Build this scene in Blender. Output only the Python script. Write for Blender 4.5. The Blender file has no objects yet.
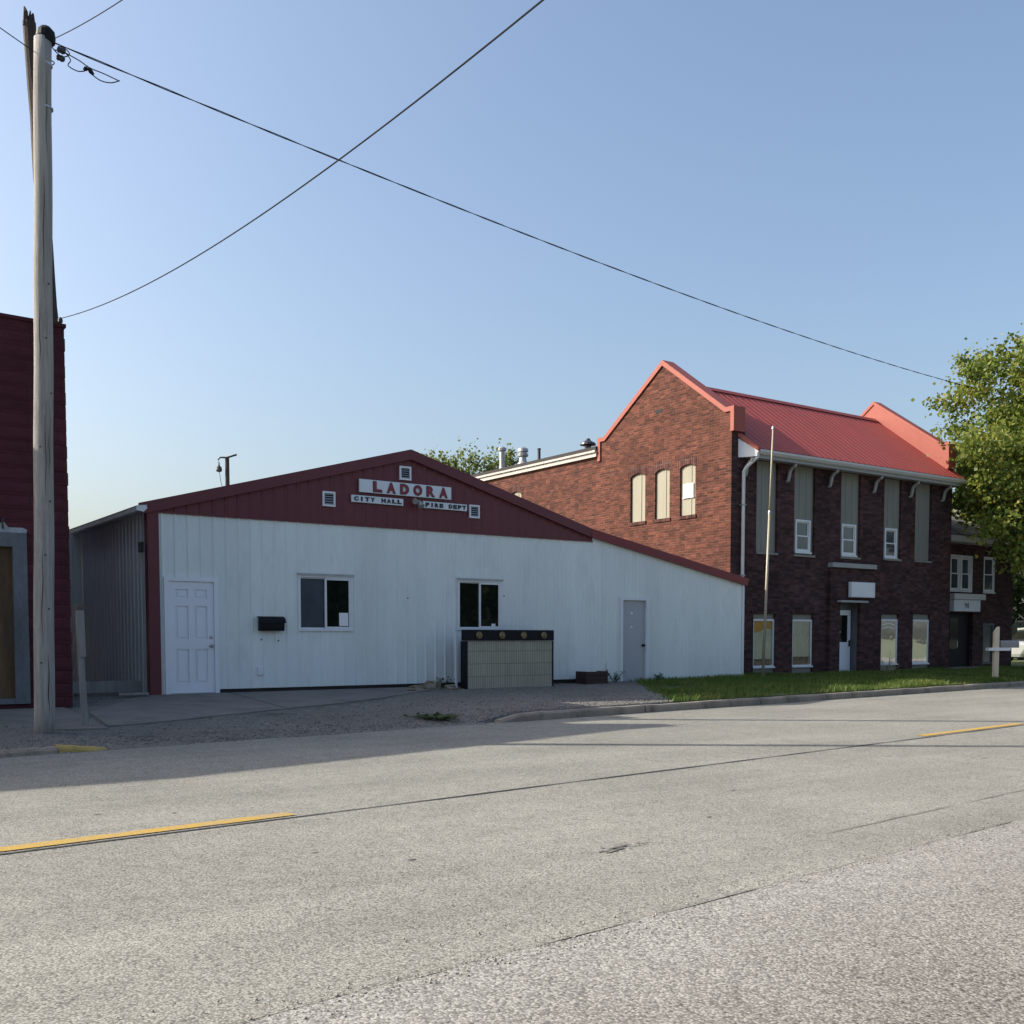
import bpy, math, random
import numpy as np
from mathutils import Vector, Matrix

random.seed(7)
rng = np.random.default_rng(11)
scn = bpy.context.scene
col = scn.collection
R = math.radians

# ------------------------------------------------------------------ camera, sky, sun, exposure
# world axes: X runs along the row of fronts (to the right), Y runs back from the street, Z up
cam_d = bpy.data.cameras.new("camera")
cam = bpy.data.objects.new("camera", cam_d)
col.objects.link(cam)
cam.location = (-5.416, -18.533, 1.3)
cam.rotation_euler = (R(90 - 3.2), 0, R(-35.1))
cam_d.sensor_width = 36
cam_d.lens = 36 * 1060 / 1024
cam_d.shift_y = 0.1809
cam_d.clip_end = 3000
scn.camera = cam

SUN_EL = 33.0
SUN_AZ = 38.5                                       # angle of the sun's travel off the row of fronts
SX, SY = -math.cos(R(SUN_AZ)), math.sin(R(SUN_AZ))
SUN_DIR = Vector((SX * math.cos(R(SUN_EL)), SY * math.cos(R(SUN_EL)), math.sin(R(SUN_EL))))
world = bpy.data.worlds.new("World")
scn.world = world
world.use_nodes = True
wn = world.node_tree
wn.nodes.clear()
w_out = wn.nodes.new("ShaderNodeOutputWorld")
w_bg = wn.nodes.new("ShaderNodeBackground")
sky = wn.nodes.new("ShaderNodeTexSky")
sky.sky_type = 'NISHITA'
sky.sun_disc = False
sky.sun_elevation = R(SUN_EL)
sky.sun_rotation = math.atan2(SX, SY)
sky.air_density = 1.1
sky.dust_density = 4.0
sky.ozone_density = 2.0
w_bg.inputs["Strength"].default_value = 0.15
wn.links.new(sky.outputs[0], w_bg.inputs[0])
wn.links.new(w_bg.outputs[0], w_out.inputs[0])

sun_d = bpy.data.lights.new("sun", 'SUN')
sun_d.energy = 4.6
sun_d.angle = R(0.53)
sun_d.color = (1.0, 0.93, 0.82)
sun = bpy.data.objects.new("sun", sun_d)
col.objects.link(sun)
sun.rotation_euler = SUN_DIR.to_track_quat('Z', 'Y').to_euler()
sun.location = (-30, 22, 30)

scn.view_settings.view_transform = 'Standard'
scn.view_settings.look = 'None'
scn.view_settings.exposure = 0.56
scn.view_settings.gamma = 1.0
scn.view_settings.use_curve_mapping = False

KS = .1122                                         # slope of the street against the row of fronts
ROT = math.atan(KS)
SH = -3.52                                         # far lane edge, near the camera, from the centre joint
# ------------------------------------------------------------------ materials
def nodes_of(name):
    m = bpy.data.materials.new(name)
    m.use_nodes = True
    nt = m.node_tree
    return m, nt, nt.nodes["Principled BSDF"]

def noise(nt, vec, scale, detail=4, rough=0.6):
    n = nt.nodes.new("ShaderNodeTexNoise")
    n.inputs["Scale"].default_value = scale
    n.inputs["Detail"].default_value = detail
    n.inputs["Roughness"].default_value = rough
    if vec is not None:
        nt.links.new(vec, n.inputs["Vector"])
    return n.outputs["Fac"]

def maprange(nt, v, a, b, c, d):
    n = nt.nodes.new("ShaderNodeMapRange")
    n.inputs[1].default_value = a; n.inputs[2].default_value = b
    n.inputs[3].default_value = c; n.inputs[4].default_value = d
    nt.links.new(v, n.inputs[0])
    return n.outputs[0]

def math_n(nt, op, a, b):
    n = nt.nodes.new("ShaderNodeMath"); n.operation = op
    for i, v in enumerate((a, b)):
        if isinstance(v, (int, float)): n.inputs[i].default_value = v
        else: nt.links.new(v, n.inputs[i])
    return n.outputs[0]

def mixc(nt, fac, a, b, mode='MIX'):
    n = nt.nodes.new("ShaderNodeMix"); n.data_type = 'RGBA'; n.blend_type = mode
    def put(sock, v):
        if isinstance(v, (tuple, list)): sock.default_value = (*v[:3], 1)
        elif isinstance(v, (int, float)): sock.default_value = v
        else: nt.links.new(v, sock)
    put(n.inputs[0], fac); put(n.inputs[6], a); put(n.inputs[7], b)
    return n.outputs[2]

def objco(nt):
    return nt.nodes.new("ShaderNodeTexCoord").outputs["Object"]

def scaled(nt, vec, s):
    n = nt.nodes.new("ShaderNodeMapping"); n.inputs["Scale"].default_value = s
    nt.links.new(vec, n.inputs["Vector"]); return n.outputs[0]

def bump(nt, bsdf, h, strength, dist=0.01):
    b = nt.nodes.new("ShaderNodeBump")
    b.inputs["Strength"].default_value = strength
    b.inputs["Distance"].default_value = dist
    nt.links.new(h, b.inputs["Height"])
    nt.links.new(b.outputs[0], bsdf.inputs["Normal"])

def mat(name, c, rough=0.6, var=0.14, sc=2.5, fine=30, bmp=0.0, metal=0.0, stretch=(1, 1, 1), dirt=None, dirt_amt=0.0, spec=0.5, sheet=None):
    m, nt, b = nodes_of(name)
    co = scaled(nt, objco(nt), stretch)
    n1 = maprange(nt, noise(nt, co, sc, 5), 0.25, 0.75, 1 - var, 1 + var)
    n2 = maprange(nt, noise(nt, co, fine, 3), 0.25, 0.75, 1 - var * 0.5, 1 + var * 0.5)
    k = math_n(nt, 'MULTIPLY', n1, n2)
    if sheet:
        sx = nt.nodes.new("ShaderNodeSeparateXYZ"); nt.links.new(objco(nt), sx.inputs[0])
        wn_ = nt.nodes.new("ShaderNodeTexWhiteNoise"); wn_.noise_dimensions = '1D'
        nt.links.new(math_n(nt, 'FLOOR', math_n(nt, 'DIVIDE', sx.outputs[0], sheet), 0), wn_.inputs["W"])
        k = math_n(nt, 'MULTIPLY', k, maprange(nt, wn_.outputs["Value"], 0, 1, .965, 1.03))
    cc = nt.nodes.new("ShaderNodeVectorMath"); cc.operation = 'SCALE'
    cc.inputs[0].default_value = c
    nt.links.new(k, cc.inputs["Scale"])
    out = cc.outputs[0]
    if dirt is not None:
        f = maprange(nt, noise(nt, scaled(nt, objco(nt), (1.2, 1.2, .5)), 1.7, 7, .7), 0.5, 0.75, 0, dirt_amt)
        out = mixc(nt, f, out, dirt)
    nt.links.new(out, b.inputs["Base Color"])
    b.inputs["Roughness"].default_value = rough
    b.inputs["Metallic"].default_value = metal
    b.inputs["Specular IOR Level"].default_value = spec
    if bmp:
        bump(nt, b, noise(nt, co, fine, 5), bmp)
    return m

def brick_mat(name, axis, c1, c2, mortar, bw=0.205, bh=0.068, ms=0.011, bmp=0.5, patch=0.35, offset=0.5, odd_amt=.4, fa=1.0):
    m, nt, b = nodes_of(name)
    s = nt.nodes.new("ShaderNodeSeparateXYZ"); nt.links.new(objco(nt), s.inputs[0])
    cb = nt.nodes.new("ShaderNodeCombineXYZ")
    nt.links.new(s.outputs['X' if axis == 'x' else 'Y'], cb.inputs[0])
    nt.links.new(s.outputs['Z'], cb.inputs[1])
    t = nt.nodes.new("ShaderNodeTexBrick")
    t.offset = offset
    t.inputs["Color1"].default_value = (*c1, 1); t.inputs["Color2"].default_value = (*c2, 1)
    t.inputs["Mortar"].default_value = (*mortar, 1)
    t.inputs["Scale"].default_value = 1.0
    t.inputs["Brick Width"].default_value = bw; t.inputs["Row Height"].default_value = bh
    t.inputs["Mortar Size"].default_value = ms; t.inputs["Mortar Smooth"].default_value = 0.2
    t.inputs["Bias"].default_value = -0.1
    nt.links.new(cb.outputs[0], t.inputs["Vector"])
    # single odd bricks
    q = nt.nodes.new("ShaderNodeTexWhiteNoise"); q.noise_dimensions = '2D'
    sn = nt.nodes.new("ShaderNodeVectorMath"); sn.operation = 'SNAP'; sn.inputs[1].default_value = (bw * 1.01, bh, 1)
    nt.links.new(cb.outputs[0], sn.inputs[0]); nt.links.new(sn.outputs[0], q.inputs["Vector"])
    odd = maprange(nt, q.outputs["Value"], 0, 1, 1 - odd_amt, 1 + odd_amt)
    big = maprange(nt, noise(nt, cb.outputs[0], 0.7, 6, .65), 0.3, 0.7, 1 - patch, 1 + patch)
    fine = maprange(nt, noise(nt, scaled(nt, cb.outputs[0], (5, 22, 1)), 1.0, 4, .7), 0.3, 0.7, 1 - .38 * fa, 1 + .42 * fa)
    k = math_n(nt, 'MULTIPLY', math_n(nt, 'MULTIPLY', odd, big), fine)
    v = nt.nodes.new("ShaderNodeVectorMath"); v.operation = 'SCALE'
    nt.links.new(t.outputs["Color"], v.inputs[0]); nt.links.new(k, v.inputs["Scale"])
    nt.links.new(v.outputs[0], b.inputs["Base Color"])
    b.inputs["Roughness"].default_value = 0.88
    b.inputs["Specular IOR Level"].default_value = 0.25
    h = math_n(nt, 'SUBTRACT', math_n(nt, 'MULTIPLY', noise(nt, cb.outputs[0], 60, 3), 0.5), t.outputs["Fac"])
    bump(nt, b, h, bmp, 0.012)
    return m

def stone_chip(name, base, dark, light, cell, contrast, bmp, stain=None, streak=None, band=None):
    """rolled chips in a binder: each cell a stone of its own tone"""
    m, nt, b = nodes_of(name)
    co = objco(nt)
    vo = nt.nodes.new("ShaderNodeTexVoronoi"); vo.inputs["Scale"].default_value = 1 / cell
    nt.links.new(co, vo.inputs["Vector"])
    sp = nt.nodes.new("ShaderNodeSeparateColor"); nt.links.new(vo.outputs["Color"], sp.inputs[0])
    f = sp.outputs[0]
    c = mixc(nt, maprange(nt, f, 0, 1, 0, contrast), base, light)
    c = mixc(nt, maprange(nt, sp.outputs[1], 0.72, 1.0, 0, contrast), c, dark)
    edge = maprange(nt, vo.outputs["Distance"], cell * 0.25 / cell, 0.75, 0, contrast * .75)
    c = mixc(nt, edge, c, dark)
    n1 = maprange(nt, noise(nt, co, 0.45, 6, .65), 0.3, 0.7, .86, 1.13)
    n2 = maprange(nt, noise(nt, co, 5.0, 5, .7), 0.3, 0.7, .9, 1.1)
    k = math_n(nt, 'MULTIPLY', n1, n2)
    if streak:
        # wear running along the road
        n3 = maprange(nt, noise(nt, scaled(nt, co, (0.05, 1.1, 1)), 1.3, 4), 0.35, 0.65, 1 - streak, 1 + streak)
        k = math_n(nt, 'MULTIPLY', k, n3)
    v = nt.nodes.new("ShaderNodeVectorMath"); v.operation = 'SCALE'
    nt.links.new(c, v.inputs[0]); nt.links.new(k, v.inputs["Scale"])
    out = v.outputs[0]
    if band:
        # loose pale chips gathered along the lane edge
        dt = nt.nodes.new("ShaderNodeVectorMath"); dt.operation = 'DOT_PRODUCT'
        dt.inputs[1].default_value = (-math.sin(ROT), math.cos(ROT), 0)
        nt.links.new(co, dt.inputs[0])
        bb = math_n(nt, 'ADD', dt.outputs["Value"], 11.13 * math.cos(ROT) - SH)
        bb = math_n(nt, 'ADD', bb, maprange(nt, noise(nt, co, 1.1, 5, .65), .3, .7, -.45, .45))
        f2 = maprange(nt, bb, -1.3, -.2, 0, .55)
        pv = nt.nodes.new("ShaderNodeVectorMath"); pv.operation = 'SCALE'; pv.inputs[0].default_value = band
        nt.links.new(maprange(nt, f, 0, 1, .5, 1.7), pv.inputs["Scale"])
        out = mixc(nt, f2, out, pv.outputs[0])
    if stain:
        s = maprange(nt, noise(nt, scaled(nt, co, (.6, 1.5, 1)), 0.8, 7, .7), 0.58, 0.72, 0, stain[1])
        out = mixc(nt, s, out, stain[0])
    nt.links.new(out, b.inputs["Base Color"])
    b.inputs["Roughness"].default_value = 0.92
    b.inputs["Specular IOR Level"].default_value = 0.2
    h = math_n(nt, 'SUBTRACT', noise(nt, co, 1 / cell * .6, 4), math_n(nt, 'MULTIPLY', vo.outputs["Distance"], .8))
    bump(nt, b, h, bmp, cell * .7)
    return m

def glass_mat(name, c, ior=1.9, rough=0.03, wav=0.02):
    m, nt, b = nodes_of(name)
    co = objco(nt)
    k = maprange(nt, noise(nt, co, 1.3, 3), 0.3, 0.7, .7, 1.3)
    v = nt.nodes.new("ShaderNodeVectorMath"); v.operation = 'SCALE'; v.inputs[0].default_value = c
    nt.links.new(k, v.inputs["Scale"])
    nt.links.new(v.outputs[0], b.inputs["Base Color"])
    b.inputs["Roughness"].default_value = rough
    b.inputs["IOR"].default_value = ior
    bump(nt, b, noise(nt, co, 1.6, 2), wav, 0.05)
    return m

def leaf_mat(name, cols, trans=0.45):
    m, nt, b = nodes_of(name)
    g = nt.nodes.new("ShaderNodeNewGeometry")
    ramp = nt.nodes.new("ShaderNodeValToRGB")
    els = ramp.color_ramp.elements
    els[0].position = 0; els[0].color = (*cols[0], 1)
    els[1].position = 1; els[1].color = (*cols[-1], 1)
    for i, c in enumerate(cols[1:-1]):
        e = els.new((i + 1) / (len(cols) - 1)); e.color = (*c, 1)
    n = noise(nt, objco(nt), 0.9, 3)
    f = math_n(nt, 'ADD', math_n(nt, 'MULTIPLY', g.outputs["Random Per Island"], 0.75), maprange(nt, n, .3, .7, -.1, .35))
    nt.links.new(f, ramp.inputs[0])
    nt.links.new(ramp.outputs[0], b.inputs["Base Color"])
    b.inputs["Roughness"].default_value = 0.5
    b.inputs["Specular IOR Level"].default_value = 0.35
    tr = nt.nodes.new("ShaderNodeBsdfTranslucent")
    nt.links.new(ramp.outputs[0], tr.inputs[0])
    mx = nt.nodes.new("ShaderNodeMixShader"); mx.inputs[0].default_value = trans
    nt.links.new(b.outputs[0], mx.inputs[1]); nt.links.new(tr.outputs[0], mx.inputs[2])
    nt.links.new(mx.outputs[0], nt.nodes["Material Output"].inputs[0])
    return m

MT = {}
MT['siding'] = mat('white_siding_paint', (.68, .73, .73), .5, .06, .9, 14, stretch=(1, 1, .25), dirt=(.48, .52, .54), dirt_amt=.45, sheet=.9144)
MT['siding_side'] = mat('lifted_siding_paint', (.74, .78, .80), .6, .10, .9, 14, stretch=(1, 1, .25), dirt=(.5, .53, .55), dirt_amt=.4)  # the hall's white paint, made lighter to offset shade in the gap
MT['red_metal'] = mat('dark_red_siding_paint', (.118, .018, .026), .5, .12, 1.2, 16, stretch=(1, 1, .3))
MT['red_trim'] = mat('red_trim_paint', (.170, .014, .019), .45, .12, 2, 20)
MT['roof_pale'] = mat('dark_roof_sheet', (.055, .045, .045), .6, .12, 1, 12)
MT['white_paint'] = mat('white_gloss_paint', (.70, .72, .76), .38, .05, 2, 25)
MT['door_white'] = mat('white_door_paint', (.74, .77, .83), .35, .04, 2, 25)
MT['grey_door'] = mat('grey_door_paint', (.36, .38, .42), .4, .06, 2, 25)
MT['steel'] = mat('brushed_steel', (.42, .42, .44), .35, .12, 5, 60, metal=.8)
MT['dark_steel'] = mat('dark_steel', (.05, .05, .055), .45, .2, 4, 40, metal=.4)
MT['black'] = mat('black_enamel', (.007, .007, .010), .6, .2, 4, 40, spec=.2)
MT['vinyl'] = mat('white_vinyl_frame', (.66, .69, .73), .4, .05, 4, 30)
MT['glass_dark'] = glass_mat('dark_window_glass', (.006, .009, .008), 1.5)
MT['screen'] = glass_mat('insect_screen_glass', (.050, .062, .078), 1.3, .4)
MT['glass_bank'] = glass_mat('old_plate_glass', (.05, .07, .075), 2.3, .02, .05)
def thin_glass(name, refl=.10):
    m, nt, b = nodes_of(name)
    gl = nt.nodes.new("ShaderNodeBsdfGlossy"); gl.inputs["Roughness"].default_value = .03
    tr = nt.nodes.new("ShaderNodeBsdfTransparent"); tr.inputs[0].default_value = (.95, .98, .97, 1)
    fr_n = nt.nodes.new("ShaderNodeFresnel"); fr_n.inputs[0].default_value = 1.5
    bp_ = nt.nodes.new("ShaderNodeBump"); bp_.inputs["Strength"].default_value = .05; bp_.inputs["Distance"].default_value = .05
    nt.links.new(noise(nt, objco(nt), 1.6, 2), bp_.inputs["Height"]); nt.links.new(bp_.outputs[0], gl.inputs["Normal"])
    mx = nt.nodes.new("ShaderNodeMixShader")
    nt.links.new(maprange(nt, fr_n.outputs[0], .04, 1, refl, 1), mx.inputs[0])
    nt.links.new(tr.outputs[0], mx.inputs[1]); nt.links.new(gl.outputs[0], mx.inputs[2])
    nt.links.new(mx.outputs[0], nt.nodes["Material Output"].inputs[0])
    return m
MT['glass_thin'] = thin_glass('clear_plate_glass')
MT['curtain'] = mat('cream_curtain_cloth', (.78, .75, .62), .9, .12, 2, 30)
MT['window_gold'] = mat('gold_window_band', (.70, .42, .08), .9, .15, 2, 30)
MT['room'] = mat('dim_room_back', (.030, .038, .038), .9, .3, 1.5, 10)
MT['glass_pale'] = glass_mat('hazy_window_glass', (.06, .075, .085), 1.6, .06)
MT['paper'] = mat('white_paper', (.78, .79, .82), .8, .03, 8, 60)
MT['concrete'] = mat('foundation_concrete', (.20, .19, .18), .9, .2, 2.5, 40, .4)
MT['dark_found'] = mat('dark_foundation', (.045, .042, .042), .9, .3, 3, 30, .4)  # near-black tone for the strip under the siding and the crate fill
MT['slab'] = mat('walk_slab_concrete', (.185, .168, .148), .9, .2, 1.2, 60, .4, dirt=(.075, .072, .068), dirt_amt=.7)
MT['kerb'] = mat('kerb_concrete', (.27, .225, .175), .9, .3, 1.8, 45, .6, dirt=(.07, .06, .05), dirt_amt=.95)
MT['sign_white'] = mat('sign_board_white', (.62, .67, .72), .5, .06, 3, 30)
MT['letter_red'] = mat('red_letter', (.22, .015, .03), .4, .08, 6, 40)
MT['letter_navy'] = mat('navy_letter', (.014, .014, .035), .4, .1, 6, 40)
MT['brick_side'] = brick_mat('red_brick_side', 'y', (.112, .032, .0195), (.060, .0175, .0120), (.092, .050, .036), patch=.26, odd_amt=.36)
MT['brick_front'] = brick_mat('dark_brick_front', 'x', (.075, .030, .030), (.045, .022, .025), (.050, .036, .036), bmp=.4)
MT['brick_front_y'] = brick_mat('dark_brick_front_return', 'y', (.075, .030, .030), (.045, .022, .025), (.050, .036, .036), bmp=.4)
MT['brick_lintel'] = brick_mat('red_brick_arch', 'y', (.075, .021, .016), (.05, .0145, .012), (.09, .06, .05), bw=.075, bh=.24, offset=0)
MT['maroon_block'] = brick_mat('maroon_painted_block', 'x', (.078, .021, .028), (.070, .019, .026), (.056, .016, .021), bw=.84, bh=.2, ms=.010, bmp=.4, patch=.25, odd_amt=.12, fa=.4)
MT['plaster'] = mat('crumbling_plaster', (.34, .36, .39), .9, .3, 5, 40, .6)
MT['grey_frame'] = mat('weathered_grey_paint', (.115, .125, .14), .75, .35, 3, 30, .3, stretch=(1, 1, .3))
MT['ply'] = mat('weathered_plywood', (.095, .055, .024), .8, .5, 1.6, 25, .2, stretch=(2, 2, .35), dirt=(.055, .055, .05), dirt_amt=1.0)
MT['board'] = mat('beige_window_board', (.28, .26, .20), .75, .09, 2, 25, stretch=(3, 3, .3))
MT['strip_panel'] = mat('grey_infill_panel', (.205, .205, .18), .6, .09, 2, 25, stretch=(2, 2, .3))
MT['salmon'] = mat('salmon_metal_cladding', (.30, .080, .058), .5, .09, 1.5, 20, spec=.25, dirt=(.21, .075, .062), dirt_amt=.5)
MT['roof_red'] = mat('red_metal_roof', (.315, .062, .050), .5, .10, 1.2, 20, stretch=(1, .4, .4), spec=.22, dirt=(.25, .075, .060), dirt_amt=.55)
MT['tar'] = mat('dark_roof_felt', (.022, .019, .019), .85, .2, 2, 30, .3)
MT['cornice'] = mat('old_cream_cornice_paint', (.40, .385, .36), .6, .1, 2, 30, dirt=(.3, .28, .25), dirt_amt=.5)
MT['gutter'] = mat('white_gutter', (.55, .56, .56), .4, .06, 2, 30)
MT['soffit'] = mat('grey_soffit', (.30, .31, .31), .6, .08, 2, 30)
MT['galv'] = mat('galvanised_pipe', (.36, .37, .38), .45, .2, 5, 30, metal=.5)
MT['shingle'] = brick_mat('grey_roof_shingle', 'x', (.20, .19, .185), (.14, .135, .13), (.09, .09, .09), bw=.3, bh=.13, ms=.008, bmp=.3, patch=.12)
MT['pole_wood'] = mat('grey_weathered_pole', (.30, .285, .265), .85, .34, 3.2, 26, .9, stretch=(7, 7, .22), dirt=(.14, .13, .12), dirt_amt=.8)
MT['dark_wood'] = mat('creosoted_wood', (.042, .030, .024), .85, .4, 3, 40, .5, stretch=(4, 4, .3))
MT['stake'] = mat('greyed_timber', (.24, .23, .22), .85, .2, 4, 40, .4, stretch=(4, 4, .4))
MT['pale_timber'] = mat('pale_new_timber', (.58, .50, .38), .7, .12, 4, 40, .2, stretch=(4, 4, .4))
MT['wire'] = mat('black_cable', (.020, .021, .024), .8, .2, 5, 40, spec=.1)
MT['tile'] = brick_mat('beige_tile_facing', 'x', (.40, .375, .295), (.37, .345, .27), (.16, .15, .12), bw=.045, bh=.255, ms=.005, bmp=.25, patch=.12, offset=0, odd_amt=.05, fa=.12)
MT['bronze'] = mat('dull_bronze', (.20, .15, .075), .4, .25, 20, 60, metal=.6)
MT['crate'] = mat('dark_stained_crate', (.035, .014, .012), .7, .3, 4, 40, .3)
def worn_paint(name, c, under):
    m, nt, b = nodes_of(name)
    co = objco(nt)
    f = math_n(nt, 'ADD', noise(nt, co, 55, 5, .7), math_n(nt, 'MULTIPLY', noise(nt, co, 2.2, 4, .6), .55))
    f = maprange(nt, f, .74, .95, 0, .85)
    vo = nt.nodes.new("ShaderNodeTexVoronoi"); vo.inputs["Scale"].default_value = 90
    nt.links.new(co, vo.inputs["Vector"])
    k = maprange(nt, vo.outputs["Distance"], 0, .8, 1.12, .78)
    v = nt.nodes.new("ShaderNodeVectorMath"); v.operation = 'SCALE'; v.inputs[0].default_value = c
    nt.links.new(k, v.inputs["Scale"])
    nt.links.new(mixc(nt, f, v.outputs[0], under), b.inputs["Base Color"])
    b.inputs["Roughness"].default_value = .8; b.inputs["Specular IOR Level"].default_value = .25
    bump(nt, b, noise(nt, co, 60, 4), .4)
    return m
MT['yellow'] = worn_paint('worn_yellow_road_paint', (.50, .315, .055), (.25, .24, .20))
MT['yellow_kerb'] = mat('flaking_yellow_kerb_paint', (.42, .30, .08), .85, .25, 5, 40, .4, dirt=(.20, .18, .15), dirt_amt=.9)
MT['seam'] = mat('tar_seam', (.035, .033, .032), .8, .2, 4, 40)
MT['crack'] = mat('road_crack', (.15, .14, .125), .9, .2, 4, 40)
MT['patch'] = mat('tar_spill', (.14, .13, .115), .85, .25, 14, 60)
MT['road'] = stone_chip('rolled_chip_road', (.272, .264, .228), (.080, .075, .066), (.43, .42, .37), .0105, .82, .3, ((.215, .205, .175), .45), .08)
MT['shoulder'] = stone_chip('coarse_chip_shoulder', (.222, .206, .178), (.058, .052, .045), (.45, .43, .385), .0118, .85, .4, ((.17, .15, .125), .5), None, (.27, .264, .242))
MT['gravel'] = stone_chip('compacted_gravel', (.195, .18, .16), (.065, .06, .053), (.33, .31, .28), .024, .8, .8, ((.06, .055, .05), .85))
MT['soil'] = mat('grassy_soil', (.060, .085, .022), .95, .35, 2.5, 50, .6, dirt=(.10, .095, .05), dirt_amt=.4)
MT['earth'] = mat('dry_open_ground', (.085, .10, .05), .95, .3, .2, 8, .4)
MT['grass'] = leaf_mat('grass_blade', [(.055, .105, .016), (.085, .145, .022), (.135, .19, .034), (.25, .23, .08)], .35)
MT['weed'] = leaf_mat('weed_leaf', [(.04, .07, .02), (.06, .10, .025), (.12, .13, .05)], .3)
MT['dry_weed'] = mat('dry_weed_stalk', (.26, .21, .12), .8, .2, 10, 60)
MT['maple'] = leaf_mat('maple_leaf', [(.060, .100, .020), (.105, .155, .028), (.165, .215, .036), (.235, .255, .045), (.32, .27, .05)], .42)
MT['poplar'] = leaf_mat('poplar_leaf', [(.10, .14, .035), (.16, .20, .055), (.24, .27, .085)], .5)
MT['dark_leaf'] = leaf_mat('dark_tree_leaf', [(.020, .038, .012), (.035, .058, .016), (.06, .085, .022)], .35)
MT['bark'] = mat('grey_brown_bark', (.10, .08, .062), .9, .3, 4, 40, .7, stretch=(4, 4, .6))
MT['silver_car'] = mat('silver_car_paint', (.50, .51, .50), .28, .03, 2, 30, metal=.45)
MT['dark_car'] = mat('dark_blue_car_paint', (.020, .026, .040), .22, .05, 2, 30)
MT['rubber'] = mat('tyre_rubber', (.02, .02, .02), .8, .1, 5, 40)
MT['lamp_lens'] = mat('clear_lamp_lens', (.62, .64, .66), .15, .04, 5, 40)
MT['tail_lens'] = mat('red_lamp_lens', (.35, .02, .02), .2, .04, 5, 40)
MT['mailbox'] = mat('aluminium_mailbox', (.25, .245, .26), .45, .08, 4, 40, metal=.3)
MT['flag_paint'] = mat('weathered_pole_paint', (.34, .30, .225), .5, .12, 3, 30)
MT['cream_siding'] = mat('cream_house_siding', (.62, .54, .38), .6, .08, 1, 20)

# ------------------------------------------------------------------ mesh helpers
base = {}

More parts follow.
